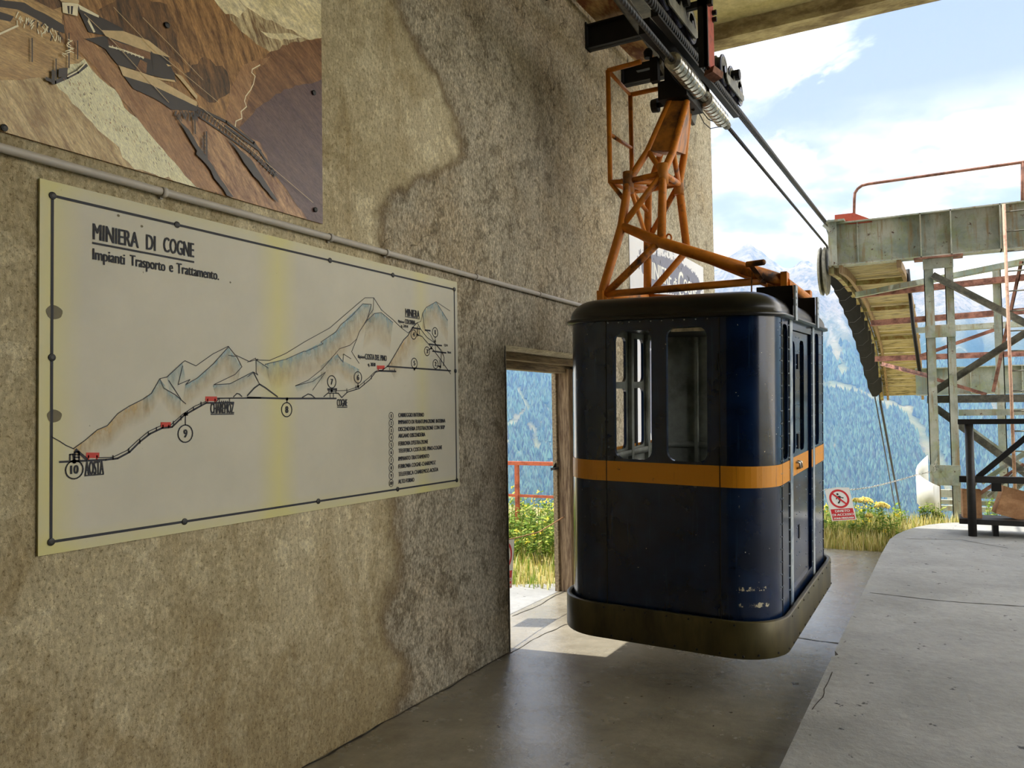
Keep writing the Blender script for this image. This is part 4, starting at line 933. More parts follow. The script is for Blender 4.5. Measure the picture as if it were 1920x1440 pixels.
b = MB(); b.bar((XC-.06, 5.4, 4.50), (XC-.06, 6.9, 4.53), .03, .08); b.bar((XC-.02, 5.0, 4.30), (XC-.02, 7.3, 4.36), .05, .05); b.bar((-1.76, 5.2, 4.33), (-1.72, 6.6, 4.37), .08, .10); put('main_beam', b, M['black'], cg)
b = MB(); b.box((-1.42, 5.46, 4.07), (-1.40, 5.62, 4.56)); b.box((-1.46, 5.46, 4.07), (-1.392, 5.475, 4.56)); put('brake_plate', b, [M['black']], cg)
b = MB(); b.box((-1.400, 5.476, 4.07), (-1.392, 5.63, 4.56)); put('red_cover', b, M['redpaint'], cg)
b = MB(); b.box((-1.62, 5.46, 4.50), (-1.36, 5.50, 4.545)); 
for z in (4.47, 4.52): b.lathe((-1.392, 5.60, z-.02), (1, 0, 0), [(0, .018), (.03, .018)], 6)
put('crossbar', b, M['black'], cg)
b = MB(); b.bar((-1.405, 5.52, 4.06), (-1.36, 5.60, 4.03), .085, .05, (0, 0, 1)); put('brake_pad', b, M['rust'], cg)
# rope sockets: ribbed bright cylinders
def socket(ya, yb, r):
    b = MB(); L = yb-ya; prof = [(0, r*.6), (.015, r)]
    k = .03
    while k < L-.05:
        prof += [(k, r), (k+.006, r*.9), (k+.02, r*.9), (k+.026, r)]; k += .075
    prof += [(L-.03, r), (L, r*.55)]
    b.lathe((XC-.01, ya, zh(ya)), (0, 1, .013), prof, 20); put('rope_socket', b, M['chrome'], cg)
socket(5.33, 6.02, .060); socket(6.16, 6.76, .062)
b = MB(); b.lathe((XC-.01, 5.98, zh(6)), (0, 1, .013), [(0, .03), (.2, .03)], 10); b.tube([(XC-.01+.045*math.cos(a), 6.09+.065*math.sin(a), zh(6)) for a in np.linspace(0, 2*PI, 16)], .018, 8, closed=False)
put('coupling_pin', b, M['greysteel'], cg); b = MB(); b.lathe((XC-.01, 6.74, zh(6.74)), (0, 1, .013), [(0, .03), (.06, .018), (.10, .035), (.15, .035), (.17, .012)], 12); put('shackle', b, M['greysteel'], cg)
b = MB(); b.tube([(XC-.07, 5.2, zh(5.2)+.02), (XC-.075, 5.6, zh(5.6)-.03), (XC-.075, 6.0, zh(6)-.02), (XC-.07, 6.5, zh(6.5)-.05), (XC-.02, 6.85, zh(6.85)-.01)], .0045, 6)
b.tube([(-1.66, 6.2, 4.02), (-1.66, 6.32, 3.99), (-1.65, 6.48, 3.99), (-1.62, 6.62, 4.04), (-1.61, 6.85, 4.12)], .004, 6)
b.tube([W(1296+5*math.cos(a)+3*math.sin(a), 203+2*math.cos(a)+4*math.sin(a), 'y', 6.1) for a in np.linspace(0, 2*PI, 14)], .005, 6)
put('control_wire', b, M['black'], cg)

# ---- ropes
b = MB(); pts = [(XC, y, zc(y)) for y in (-3.95, 2, 6, 10, 13.05)]
sh = [(W(px, py, 'x', -1.54).y, W(px, py, 'x', -1.54).z) for px, py in ((1558, 506), (1579, 522), (1607, 562), (1628, 610), (1643, 663), (1654, 747))]      # lower edge of the saddle rib
top = [(13.3, 4.53)]+[(a_+.15, c_+.30) for a_, c_ in sh[1:]]; YE, ZE = sh[-1]
pts += [(XC, y, z) for y, z in top]; pts += [(XC, YE+.2, ZE-.1), (XC, 31, -2.1), (XC, 60, -14.4), (XC, 160, -60)]
b.tube(pts, .030, 12); put('track_rope', b, M['cable'], label='thick black track rope the cable car wheels ride on, sagging over the saddle', cat='cable')
b = MB(); b.tube([(XC-.01, -3.95, zh(-4)), (XC-.01, 5.36, zh(5.36))], .0185, 10); b.tube([(XC-.01, 6.88, zh(6.88)), (XC-.01, 13.3, zh(13.3)), *[(XC-.12, a_, c_+.12) for a_, c_ in sh[1:]], (XC-.12, 31, -2.3), (XC-.1, 60, -14.6), (XC-.1, 160, -62)], .0165, 10)
put('haul_rope', b, M['cable'], label='thinner black haul rope below the track rope, ending at bright ribbed sockets', cat='cable')

# ---- brackets and guide timber bolted to the wall up high
for i, (y, z0, z1, xe, lab) in enumerate(((5.77, 5.06, 5.24, -2.3, 'black steel wall bracket cut by the top edge of the picture, nearest the photo panel'), (6.67, 4.98, 5.20, -2.02, 'black steel wall bracket in the middle under the rusty plank'), (7.58, 4.97, 5.15, -1.98, 'black steel wall bracket farthest along the rusty plank, behind the orange cage'))):
    b = MB(); t_ = .014
    b.box((WX, y-t_/2, z0), (xe, y+t_/2, z1)); b.box((WX, y-.05, z0), (xe, y+.05, z0+t_)); b.box((WX, y-.05, z1-t_), (xe, y+.05, z1)); b.box((WX, y-.055, z0-.0), (WX+.015, y+.055, z1+.02))
    put('wall_bracket', b, M['black'], label=lab, cat='bracket', group='black brackets under the plank')
b = MB(); b.plate([(-2.76, 3.6), (-2.44, 3.6), (-2.40, 5.0), (-2.42, 7.70), (-2.70, 7.85), (-2.76, 5.0)], [], lambda u, v, w: (u, v, 5.245+w), .05)
put('rusty_plank', b, M['plank'], label='rust-stained plank lying along the high wall brackets', cat='plank')
gr_ = thing('guide_rail', (-2.0, 5.5, 4.95), 'long grey steel guide rail running beside the ropes below the ceiling', 'rail')
b = MB(); b.ell((-2.02, 3.5, 4.98), (-2.06, 7.9, 4.86), .14, .12, .014); put('rail_beam', b, M['greysteel'], gr_)
for y in (5.95, 3.9):
    b = MB(); b.ell((-2.1, y, 4.9), (-2.1, y, 6.87), .07, .07, .012); put('drop_post', b, M['greysteel'], gr_)
b = MB(); b.ell((-1.86, 3.8, 4.60), (-1.93, 6.2, 4.55), .10, .10, .012); b.bar((-1.93, 6.1, 4.5), (-1.85, 6.75, 4.20), .03, .16); put('lower_rail', b, M['greysteel'], gr_)
b = MB(); b.bar((-2.45, 7.0, 4.86), (-1.9, 7.0, 4.86), .05, .06); b.box((-1.50, 6.5, 5.05), (-1.46, 6.54, 6.87)); put('tie_bar', b, M['black'], gr_)

# ------------------------------------------------------------------ steel support tower outside
YF, YR = 13.2, 15.0
tw = thing('support_tower', (0, 14.2, -3), 'pale green rusting steel cableway tower beyond the platform', 'tower')
b = MB(); zt_, zb_ = 4.52, 3.86; xl, xr = -1.53, 3.4
b.box((xl, YF-.008, zb_), (xr, YF+.008, zt_)); b.box((xl, YF-.11, zt_-.02), (xr, YF+.11, zt_)); b.box((xl, YF-.11, zb_), (xr, YF+.11, zb_+.02))
for x in (-.30, .09, .70, 1.4, 2.1, 2.8): b.box((x-.008, YF-.11, zb_), (x+.008, YF+.11, zt_))
b.box((-1.16, YF-.04, zb_), (-1.15, YF+.04, zt_)); put('front_girder', b, M['green_steel'], tw)
b = MB(); b.box((xl-.03, YF-.15, zb_-.02), (xl+.0, YF+.30, zt_+.05)); b.box((xl-.03, YF-.16, zb_), (xl+.09, YF-.13, zt_+.04)); b.box((-1.62, YF-.2, zt_+.0), (-1.32, YF+.05, zt_+.03)); b.bar((-1.62, YF-.18, 4.49), (-1.50, YF-.18, 4.36), .03, .04); put('end_plate', b, M['green_steel'], tw)
for x0_, x1_ in ((-.278, -.155), (-.01, .10)):
    b = MB()
    b.box((x0_, YF-.09, -4), (x1_, YF-.078, zb_)); b.box((x0_, YF-.09, -4), (x0_+.012, YF+.09, zb_)); b.box((x0_, YF+.078, -4), (x1_, YF+.09, zb_)); put('column', b, M['green_steel'], tw)
for z0, z1, mt in ((3.68, zb_, 'green_steel'), (2.68, 2.86, 'green_steel'), (.55, .84, 'green_steel')):
    b = MB(); b.box((-.285, YF-.105, z0), (.105, YF-.091, z1)); put('batten_plate', b, M[mt], tw)
b = MB(); b.box((-.40, YF-.16, zb_-.03), (.23, YF+.12, zb_-.005)); put('seat_plate', b, M['rust'], tw)
for x0_, x1_, y in ((-.28, -.16, YR+1.2), (.72, .84, YR), (2.2, 2.3, YF)):
    b = MB(); b.ell((x0_, y, -4), (x0_, y, 3.9), .12, .12, .014); put('rear_column', b, M['green_steel'], tw)
def brace(name, mat, *pairs, w=.07, h=.09):
    for (p, q) in pairs:
        b = MB(); b.ell(p, q, w, h, .012); put(name, b, M[mat], tw)
w_ = lambda px, py, y=YF: W(px, py, 'y', y)
brace('cross_beam', 'greysteel', (w_(1738, 749), w_(2250, 742)), w=.14, h=.11)
brace('diagonal_brace', 'greysteel', (w_(1748, 515, YF-.13), w_(1960, 625, YF-.13)), (w_(1753, 733, YF+.15), w_(1960, 600, YF+.15)), (w_(1755, 765, YF+.15), w_(1960, 915, YF+.15)), w=.08, h=.10)
brace('diagonal_brace', 'green_steel', (w_(1800, 790, 14.6), w_(1960, 905, 14.6)), (w_(1840, 905, 14.2), w_(1980, 810, 14.2)), (w_(1885, 930, 13.8), w_(1990, 850, 13.8)), w=.06, h=.07)
brace('rear_beam', 'rust', (w_(1612, 553, 14.9), w_(1990, 512, 14.9)), (w_(1632, 606, 16.2), w_(1990, 577, 16.2)), (w_(1640, 673, 17.8), w_(1990, 660, 17.8)), w=.09, h=.11)
brace('rear_beam', 'green_steel', (w_(1710, 620, 15.4), w_(1990, 602, 15.4)), (w_(1603, 553, 14.4), w_(1960, 482, 13.9)), w=.09, h=.10)
brace('thin_brace', 'rust', (w_(1712, 672, 16), w_(1882, 612, 16)), (w_(1745, 708, 16), w_(1850, 740, 16)), (w_(1652, 682, 17), w_(1745, 706, 14)), w=.05, h=.06)
brace('thin_brace', 'rust', (w_(1915, 490, 14), w_(1862, 735, 14)), (w_(1920, 870, 13.9), w_(1830, 930, 13.9)), w=.06, h=.05)
b = MB(); p = w_(1716, 693, 17); q = w_(1716, 742, 17); b.box((p.x, 17, q.z), (p.x+6, 17.02, p.z)); b.box((p.x, 16.9, p.z), (p.x+6, 17.1, p.z+.02)); b.box((p.x, 16.9, q.z), (p.x+6, 17.1, q.z+.02))
for x in (.3, .9, 1.7, 2.5): b.box((p.x+x, 16.9, q.z), (p.x+x+.014, 17, p.z))
put('rear_girder', b, M['green_steel'], tw)
for yy_, a_, c_ in ((14.2, 768, 780), (13.9, 918, 932), (14.6, 948, 957), (13.6, 937, 945)):
    b = MB(); p = w_(1760 if a_ > 800 else 1797, a_, yy_); q = w_(1760, c_, yy_); b.box((p.x, yy_, q.z), (p.x+3.5, yy_+.08, p.z)); put('foot_beam', b, M['green_steel'], tw)
b = MB(); b.poly([w_(1781, 975), w_(1800, 950), w_(1800, 980), w_(1781, 985)]); b.bar(w_(1781, 985), w_(1830, 905), .1, .03); b.bar(w_(1852, 930), w_(1905, 885), .09, .03); put('foot_plate', b, M['greysteel'], tw)
# ladder
ld = MB(); a0, a1 = w_(1882, 383, 12.95), w_(1906, 990, 12.95); ld.tube([a0, a1], .022, 10); c0 = a0+Vector((.42, 0, 0)); c1 = a1+Vector((.42, 0, 0)); ld.tube([c0, c1], .022, 10)
lad = put('ladder', ld, M['ladder'], tw)
for k in range(16):
    t = (k+.4)/16.2; b = MB(); b.tube([a0+(a1-a0)*t, c0+(c1-c0)*t], .010, 8); put('rung', b, M['greysteel'], lad)
# hand rail on top
b = MB(); y = YF+.05; base = w_(1601, 418, y); t1 = w_(1602, 372, y); 
arc = [base, t1]+[w_(px, py, y) for px, py in ((1603, 362), (1608, 354), (1616, 348), (1628, 345))]
b.tube(arc+[w_(1918, 304, y), w_(2150, 268, y)], .022, 10); b.tube([w_(1917, 304, y), w_(1917, 386, y)], .022, 10); b.tube([w_(2080, 280, y), w_(2080, 366, y)], .022, 10); put('hand_rail', b, M['rust'], tw)
b = MB(); q = [w_(1565, 420, y-.08), w_(1565, 403, y-.08), w_(1600, 399, y-.08), w_(1628, 409, y-.08), w_(1636, 416, y-.08), w_(1595, 420, y-.08)]
b.poly(q); b.poly([p+Vector((0, .03, 0)) for p in q][::-1])
for i in range(6): b.poly([q[i-1], q[i], q[i]+Vector((0, .03, 0)), q[i-1]+Vector((0, .03, 0))])
put('stop_plate', b, M['redpaint'], tw)
# curved saddle: ribs, slatted deck, rope shoes
def curve(P, n):
    P = [Vector((0, a, c)) for a, c in P]; out = []
    for i in range(len(P)-1):
        p0, p1, p2, p3 = P[max(i-1, 0)], P[i], P[i+1], P[min(i+2, len(P)-1)]
        for k in range(n):
            t = k/n; out.append(.5*((2*p1)+(-p0+p2)*t+(2*p0-5*p1+4*p2-p3)*t*t+(-p0+3*p1-3*p2+p3)*t**3))
    out.append(P[-1]); return out
cv = curve(sh, 8)
for x, mt, ww in ((-1.54, 'slatframe', .07), (-1.40, 'wood_old', .05), (-.60, 'wood_old', .06)):
    b = MB()
    for a, c in zip(cv, cv[1:]): b.bar((x, a.y, a.z), (x, c.y+.02, c.z-.005), ww, .12)
    put('saddle_rib', b, M[mt], tw)
b = MB(); 
fine = curve(sh, 14)
for k, (a, c) in enumerate(zip(fine, fine[1:])):
    m1 = a+(c-a)*.90; off = .012*noise.noise(Vector((k*.9, 0, 0)))
    b.bar((-1.5, (a.y+m1.y)/2, (a.z+m1.z)/2+.07+off), (-.58, (a.y+m1.y)/2, (a.z+m1.z)/2+.07+off), (m1-a).length, .025, ((0, -(c-a).z, (c-a).y)))
put('slatted_deck', b, M['slat'], tw)
for i in (10, 19, 28):
    a = cv[i]; b = MB(); b.bar((-1.5, a.y, a.z-.02), (-.55, a.y, a.z-.02), .05, .08); put('deck_bearer', b, M['slatframe'], tw)
for k, (px, py) in enumerate(((1561, 517), (1571, 536), (1580, 556), (1589, 577), (1597, 598), (1605, 620), (1612, 643), (1619, 667), (1626, 692), (1633, 716))):
    c = W(px, py, 'x', -1.74); sc_ = c.y/13.2; b = MB()
    q = [(-.20, .20), (.20, .24), (.20, -.20), (.05, -.30), (-.06, -.30), (-.17, -.12)]
    b.plate([(-1.67+u*.78*(1+.18*(sc_-1)), c.z+v*sc_*.74) for u, v in q], [], lambda u, v, w: (u, c.y+w+(v-c.z)*-.25, v), .035)
    b.box((-1.72, c.y, c.z+.02), (-1.5, c.y+.22, c.z+.08)); put('rope_shoe', b, M['black'], tw)
b = MB(); b.lathe((-1.72, YF+.1, 3.82), (1, 0, 0), [(0, .36), (.03, .38), (.05, .32), (.08, .38), (.11, .36)], 28); put('rope_sheave', b, M['greysteel'], tw)
b = MB(); b.tube([w_(1702, 505, 15), w_(1712, 610, 15), w_(1725, 700, 15)], .03, 8); put('rear_stay', b, M['black'], tw)

# white curved plastic sheet tied round the column
b = MB(); pts = []
for k in range(9):
    a = math.radians(-25+130*k/8); pts.append((-.30-.17*math.sin(a)*1.1+.10*(k/8), YF-.12-.28*math.cos(a)+.30*(1-k/8)*.2))
cs = [(-.17, YF-.14), (-.25, YF-.18), (-.34, YF-.17), (-.42, YF-.11), (-.46, YF-.02), (-.44, YF+.09), (-.38, YF+.18), (-.31, YF+.25)]
b.sm = True; lo_, hi_ = [], []
for k, (x0_, y0_) in enumerate(cs):
    f0 = k/7; lo_.append(b.vert((x0_, y0_, .12+.28*f0))); hi_.append(b.vert((x0_, y0_, .54+.42*f0**1.2)))
for k in range(len(cs)-1): b.face((lo_[k], lo_[k+1], hi_[k+1], hi_[k]))
o = put('plastic_sheet', b, M['white'], label='white curved plastic sheet wrapped around the foot of the steel tower column', cat='sheet')
sm_ = o.modifiers.new('thick', 'SOLIDIFY'); sm_.thickness = .008

# ------------------------------------------------------------------ railing with boards at the end of the platform
YP = 10.96
rl = thing('bench_railing', (.9, YP, .15), 'dark railing with black boards at the platform end beside the tower', 'railing')
for x in (.19, 2.2, 4.2):
    b = MB(); b.tube([(x, YP, .15), (x, YP, 1.50)], .046, 16); put('post', b, M['blacksat'], rl)
b = MB(); b.box((.075, YP-.05, 1.47), (5, YP+.05, 1.53)); put('top_board', b, M['black'], rl)
b = MB(); b.box((.07, YP+.05, .775), (5, YP+.14, .85)); put('middle_board', b, M['blacksat'], rl)
b = MB(); b.box((.055, YP+.02, .285), (5, YP+.50, .345)); put('lower_board', b, M['blacksat'], rl)
b = MB(); b.box((.40, YP+.05, .68), (.5, YP+.13, .775)); put('board_block', b, M['black'], rl)
b = MB(); b.bar(W(1833, 895, 'y', YP+.1), W(1990, 765, 'y', YP+.1), .05, .06); put('diagonal_bar', b, M['black'], rl)
for x in (.4, 2.4, 4.4):
    b = MB(); b.box((x, YP+.08, .15), (x+.06, YP+.45, .285)); put('foot', b, M['black'], rl)
# paper bags
def bag(x, y, z, w, d, h, tilt, seed, lab, handle):
    rot = Matrix.Rotation(tilt, 3, 'Y') @ Matrix.Rotation(.15*seed, 3, 'Z')
    t = thing('paper_bag', (x, y, z), lab, 'bag', 'brown paper bags on the lower board', rot)
    b = MB(); n = 5; R = []
    per = [(-w/2, -d/2), (-w/6, -d/2-.004), (w/6, -d/2), (w/2, -d/2), (w/2+.0, 0), (w/2, d/2), (0, d/2), (-w/2, d/2), (-w/2-.0, 0)]
    for k in range(7):
        f = k/6; R.append([(px*(1+.04*noise.noise(Vector((px*30, py*30, f*3+seed)))), py*(1-.35*f)+.012*noise.noise(Vector((px*20+seed, py*20, f*4))), h*f+.012*noise.noise(Vector((px*14, f, seed*3)))*(f > .9)) for px, py in per])
    ids = [[b.vert(p) for p in r] for r in R]
    for A, B in zip(ids, ids[1:]):
        for j in range(len(A)): b.face((A[j], A[(j+1) % len(A)], B[(j+1) % len(A)], B[j]))
    b.face(ids[0][::-1]); o = put('paper_body', b, M['kraft'], t, local=True); s = o.modifiers.new('s', 'SOLIDIFY'); s.thickness = .003
    if handle:
        b = MB(); b.tube([(w/2-.08, -.02, h-.02), (w/2-.07, -.03, h+.07), (w/2-.02, -.03, h+.09), (w/2+.0, -.02, h-.02)], .006, 6); put('handle', b, M['kraft'], t, local=True)
bag(.19, YP+.22, .345, .20, .14, .335, 0, 1, 'brown paper bag standing upright, half hidden behind the railing post', False)
bag(.56, YP+.24, .375, .31, .15, .33, .30, 2, 'wider brown paper bag leaning to the right, with a twisted handle', True)

# ------------------------------------------------------------------ no-access signs on chains
def sign(o, ux, uy, lab, nm='prohibition_sign'):
    """o: top left corner; ux: along the top; uy: down"""
    o = Vector(o); ux = Vector(ux); uy = Vector(uy); nrm = ux.cross(uy).normalized()*-1
    if nrm.dot(EYE-o) < 0: nrm = -nrm
    w_s, h_s = ux.length, uy.length
    t = thing(nm, o+uy, lab, 'sign', 'prohibition signs on chains'); P = lambda u, v, k=0: o+ux*u+uy*v+nrm*k
    b = MB(); b.plate([(0, .02), (.5, -.03), (1, .0), (1, 1), (0, 1)], [], lambda u, v, w: P(u, v, -w), .004); put('plate', b, M['white'], t)
    b = MB(); c = (.5, .33); ar = w_s/h_s; r1, r0 = .40, .315; N_ = 40
    for k in range(N_):
        a, e = 2*PI*k/N_, 2*PI*(k+1)/N_; q = [P(c[0]+rr*math.cos(x), c[1]+rr*ar*math.sin(x), .001) for rr, x in ((r0, a), (r1, a), (r1, e), (r0, e))]; b.poly(q)
    dx, dy = math.cos(PI/4), math.sin(PI/4); hw = .036
    b.poly([P(c[0]+(-.35*dx)+hw*dy*s1, c[1]+(-.35*dy*ar)-hw*dx*ar*s1, .0022) for s1 in (-1, 1)]+[P(c[0]+(.35*dx)+hw*dy*s1, c[1]+(.35*dy*ar)-hw*dx*ar*s1, .0022) for s1 in (1, -1)])
    put('red_ring', b, M['sign_red'], t)
    b = MB(); b.poly([P(.05, .64, .001), P(.95, .64, .001), P(.95, .98, .001), P(.05, .98, .001)]); put('red_field', b, M['sign_red'], t)
    b = MB(); hc = (.47, .185)
    b.poly([P(hc[0]+.045*math.cos(a), hc[1]+.045*ar*math.sin(a), .0015) for a in [2*PI*k/14 for k in range(14)]])
    def limb(pts, w):
        for (a0, a1), (c0, c1) in zip(pts, pts[1:]):
            d = Vector((c0-a0, (c1-a1)/ar)).normalized(); n = (-d.y*w, d.x*w*ar); b.poly([P(a0-n[0], a1-n[1], .0015), P(c0-n[0], c1-n[1], .0015), P(c0+n[0], c1+n[1], .0015), P(a0+n[0], a1+n[1], .0015)])
    limb([(.49, .24), (.51, .35)], .055); limb([(.50, .34), (.50, .40), (.42, .47)], .03); limb([(.52, .34), (.60, .40), (.68, .465)], .03); limb([(.47, .25), (.40, .30), (.38, .34)], .02); limb([(.53, .25), (.60, .30), (.68, .31)], .02)
    put('walking_figure', b, M['sign_black'], t)
    b = MB()
    for tx, v, u0, u1, hh_ in (('DIVIETO', .745, .22, .80, .075), ('DI ACCESSO', .855, .08, .92, .07), ('ZONA MINERARIA', .955, .09, .91, .055)):
        letter(b, tx, P(u0, v, .002), P(u1, v, .002), -uy/h_s, hh_*h_s, bold=.0022)
    put('lettering', b, M['white'], t)
    return t
def chain(name, pts, lab, r=.012, grp=None):
    b = MB(); L = [Vector(p) for p in pts]; D = []
    for a, c in zip(L, L[1:]):
        k = max(1, int((c-a).length/.033))
        for i in range(k): D.append((a+(c-a)*i/k, (c-a).normalized()))
    for i, (p, d) in enumerate(D):
        n1 = d.cross(Vector((0, 0, 1))).normalized() if abs(d.z) < .95 else Vector((1, 0, 0)); n2 = d.cross(n1); s = n1 if i % 2 else n2
        b.tube([p+d*.022*math.cos(a)+s*.010*math.sin(a) for a in [2*PI*k/8 for k in range(8)]], .0035, 5, closed=True)
    return put(name, b, M['chrome'], label=lab, cat='chain', group=grp)
sg = W(1545, 918, 'y', 10.9); e1 = W(1590, 916, 'y', 11.0)
sign(W(1546, 917, 'y', 10.9), W(1592, 914, 'y', 11.0)-W(1546, 917, 'y', 10.9), W(1560, 977, 'y', 10.85)-W(1546, 917, 'y', 10.9), 'red and white no access sign tilted on the chain above the grass')
cpts = [W(1400, 935, 'y', 10.7), W(1546, 918, 'y', 10.88)]+[W(px, py, 'y', 10.9+(px-1546)/200*2.2) for px, py in ((1570, 917), (1600, 918), (1630, 914), (1660, 907), (1690, 899), (1720, 890), (1748, 884))]+[W(1756, 862, 'y', YF-.13), W(1752, 884, 'y', YF-.13), W(1760, 876, 'y', YF-.13)]
chain('chain', cpts, 'pale steel chain from the tower column to the tilted sign on the grass')
tl = Vector((-3.24, 5.655, .66)); 
sign(tl, Vector((0, .285, -.02)), Vector((0, -.055, -.40)), 'second no access sign hanging in the wall doorway, mostly hidden by the jamb')
rope_ = MB(); rope_.tube([(-3.24, 5.06, .75), (-3.24, 5.5, .68), (-3.24, 5.94, .64), (-3.24, 6.4, .63), (-3.24, 6.93, .70)], .005, 6); put('cord', rope_, M['kraft'], label='thin pale cord stretched low across the doorway in the wall', cat='cord')

# ------------------------------------------------------------------ red rail outside the doorway
rr_ = thing('red_railing', (-5, 9.6, 0), 'orange-red pipe railing outside the doorway, above the weeds', 'railing')
for x in (-9.2, -7.2, -5.18, -3.2):
    b = MB(); b.box((x-.025, 9.575, -.3), (x+.025, 9.625, 1.0)); put('post', b, M['redrail'], rr_)
b = MB(); b.box((-10, 9.57, .98), (-3.0, 9.63, 1.03)); put('top_rail', b, M['redrail'], rr_)
b = MB(); b.box((-10, 9.585, .55), (-3.0, 9.615, .585)); put('middle_rail', b, M['redrail'], rr_)

# ------------------------------------------------------------------ ground outside, vegetation
def gz(x, y):
    z = -.03+.03*noise.noise(Vector((x*.8, y*.8, 0)))
    ex = 12.6+.5*noise.noise(Vector((x*.3, 1, 0))); 
    if y > ex: z -= (y-ex)*.75
    if x < -2.5 and y > 7.4: z += .06*min(1, (y-7.4))
    return z
b = MB(); xs = list(np.arange(-60, -10, 5))+list(np.arange(-10, 8.1, .5))+list(np.arange(10, 60, 6)); ys_ = list(np.arange(-20, 4, 4))+list(np.arange(4, 14.1, .33))+list(np.arange(15, 90, 3))
G = [[b.vert((x, y, gz(x, y)-(.30 if (-3.2 < x < 7.2 and y < 12) and not (x < -.7 and y > 10.4) else 0))) for x in xs] for y in ys_]
b.sm = True
for j in range(len(ys_)-1):
    for i in range(len(xs)-1): b.face((G[j][i], G[j][i+1], G[j+1][i+1], G[j+1][i]))
M['soil'] = twotone('dry_soil_and_grass', (132, 122, 78), (176, 166, 110), 6, .4, .6, .95, bump=.5)
put('outer_ground', b, M['soil'], kind='structure')
# bay apron up to the grass, and concrete pad outside the doorway
b = MB(); b.plate([(-3.295, -1), (-3.295, 7.3), (-3.9, 6.95), (-4.6, 6.6), (-7, 5.5), (-7, -1)], [], lambda u, v, w: (u, v, .0-w), .2); put('outer_pavement', b, M['platform'], kind='structure')
def leafmat(name):
    t = NT(name); a = t.n('ShaderNodeAttribute', attribute_name='Col'); t.l(a.outputs['Color'], t.b.inputs['Base Color']); t.b.inputs['Roughness'].default_value = .7; t.b.inputs['Specular IOR Level'].default_value = .2
    tr = t.n('ShaderNodeBsdfTranslucent'); t.l(a.outputs['Color'], tr.inputs[0]); mx = t.n('ShaderNodeMixShader'); mx.inputs[0].default_value = .35; t.l(t.b.outputs[0], mx.inputs[1]); t.l(tr.outputs[0], mx.inputs[2]); t.l(mx.outputs[0], t.o.inputs[0]); return t.m
M['leaf'] = leafmat('leaf_blades')
def blades(name, n, samp, hr, cols, label, cat, lean=.35, wd=.006):
    b = MB()
    for _ in range(n):
        x, y, s = samp(); z = gz(x, y); h = random.uniform(*hr)*s; a = random.uniform(0, 2*PI); dx, dy = math.cos(a), math.sin(a); c = random.choice(cols); f = random.uniform(.75, 1.2)
        b.col = tuple(min(1, k*f) for k in srgb(c)[:3])+(1,); ln = random.uniform(.1, lean)*h; w = wd*random.uniform(.7, 1.5)
        p0 = (x-dy*w, y+dx*w, z); p1 = (x+dy*w, y-dx*w, z); m0 = (x+dx*ln*.4-dy*w*.7, y+dy*ln*.4+dx*w*.7, z+h*.6); m1 = (x+dx*ln*.4+dy*w*.7, y+dy*ln*.4-dx*w*.7, z+h*.6); t = (x+dx*ln, y+dy*ln, z+h)
        i = [b.vert(p) for p in (p0, p1, m1, m0, t)]; b.face((i[0], i[1], i[2], i[3])); b.face((i[3], i[2], i[4]))
    return put(name, b, M['leaf'], kind='stuff', label=label, cat=cat)
def s_right():
    while True:
        x = random.uniform(-3.2, .2); y = random.uniform(10.30, 12.9)
        if x < -2.7 and y < 11.15: continue
        ex = -.68+.9*(1-math.sqrt(max(0, 1-min(1, max(0, (y-9.9)/2.3))**2)))
        if x < ex-.02 or y > 12.25: return x, y, .55+.45*min(1, (y-10.3)/1.2)
dry = [(226, 212, 140), (206, 190, 116), (186, 176, 104), (236, 226, 168), (160, 168, 84)]; grn = [(110, 140, 52), (132, 158, 60), (84, 116, 44), (168, 176, 84)]
blades('dry_grass', 9000, s_right, (.10, .30), dry, 'pale dry grass bank between the bay floor and the drop', 'grass')
def s_left():
    x = random.uniform(-7.5, -3.4); y = random.uniform(7.0-(x+3.3)*-.45 if False else 6.9+max(0, (-3.9-x))*-.45, 10.2); return x, y, 1
blades('dry_grass', 9000, s_left, (.05, .18), dry+grn[:2], 'low dry grass outside the wall doorway, before the weeds', 'grass')
def weeds(name, n, samp, hr, label, yellow, leafs=11, ls=.045, cat='weeds'):
    b = MB()
    for _ in range(n):
        x, y, s = samp(); z = gz(x, y); h = random.uniform(*hr)*s; lx, ly = random.uniform(-.15, .15)*h, random.uniform(-.15, .15)*h
        g = srgb(random.choice(grn)); b.col = g; b.tube([(x, y, z), (x+lx*.5, y+ly*.5, z+h*.6), (x+lx, y+ly, z+h)], [.004, .003, .0015], 4, cap=False)
        for k in range(leafs):
            t = random.uniform(.1, 1); a = random.uniform(0, 2*PI); L = ls*random.uniform(.6, 1.5); c = Vector((x+lx*t, y+ly*t, z+h*t)); d = Vector((math.cos(a), math.sin(a), random.uniform(-.2, .7))).normalized(); sd = d.cross(Vector((0, 0, 1))).normalized()*L*.28
            cc = random.choice(grn); f = random.uniform(.8, 1.25); b.col = tuple(min(1, q*f) for q in srgb(cc)[:3])+(1,)
            b.poly([c, c+d*L*.5+sd, c+d*L, c+d*L*.5-sd])
        if yellow and random.random() < yellow:
            for q in range(5):
                b.col = srgb((226, 202, 60)); c = Vector((x+lx, y+ly, z+h))+Vector((random.uniform(-.03, .03), random.uniform(-.03, .03), random.uniform(-.02, .03))); r = random.uniform(.006, .013)
                b.poly([c+Vector((r, 0, 0)), c+Vector((0, r, r)), c+Vector((-r, 0, 0)), c+Vector((0, -r, -r))])
    return put(name, b, M['leaf'], kind='stuff', label=label, cat=cat)
def s_lw():
    x = random.uniform(-8, -3.5); y = random.uniform(7.9, 10.4); return x, y, 1
weeds('tall_weeds', 1500, s_lw, (.16, .56), 'tall green weeds with small yellow flowers outside the wall doorway', .14, 14, .06)
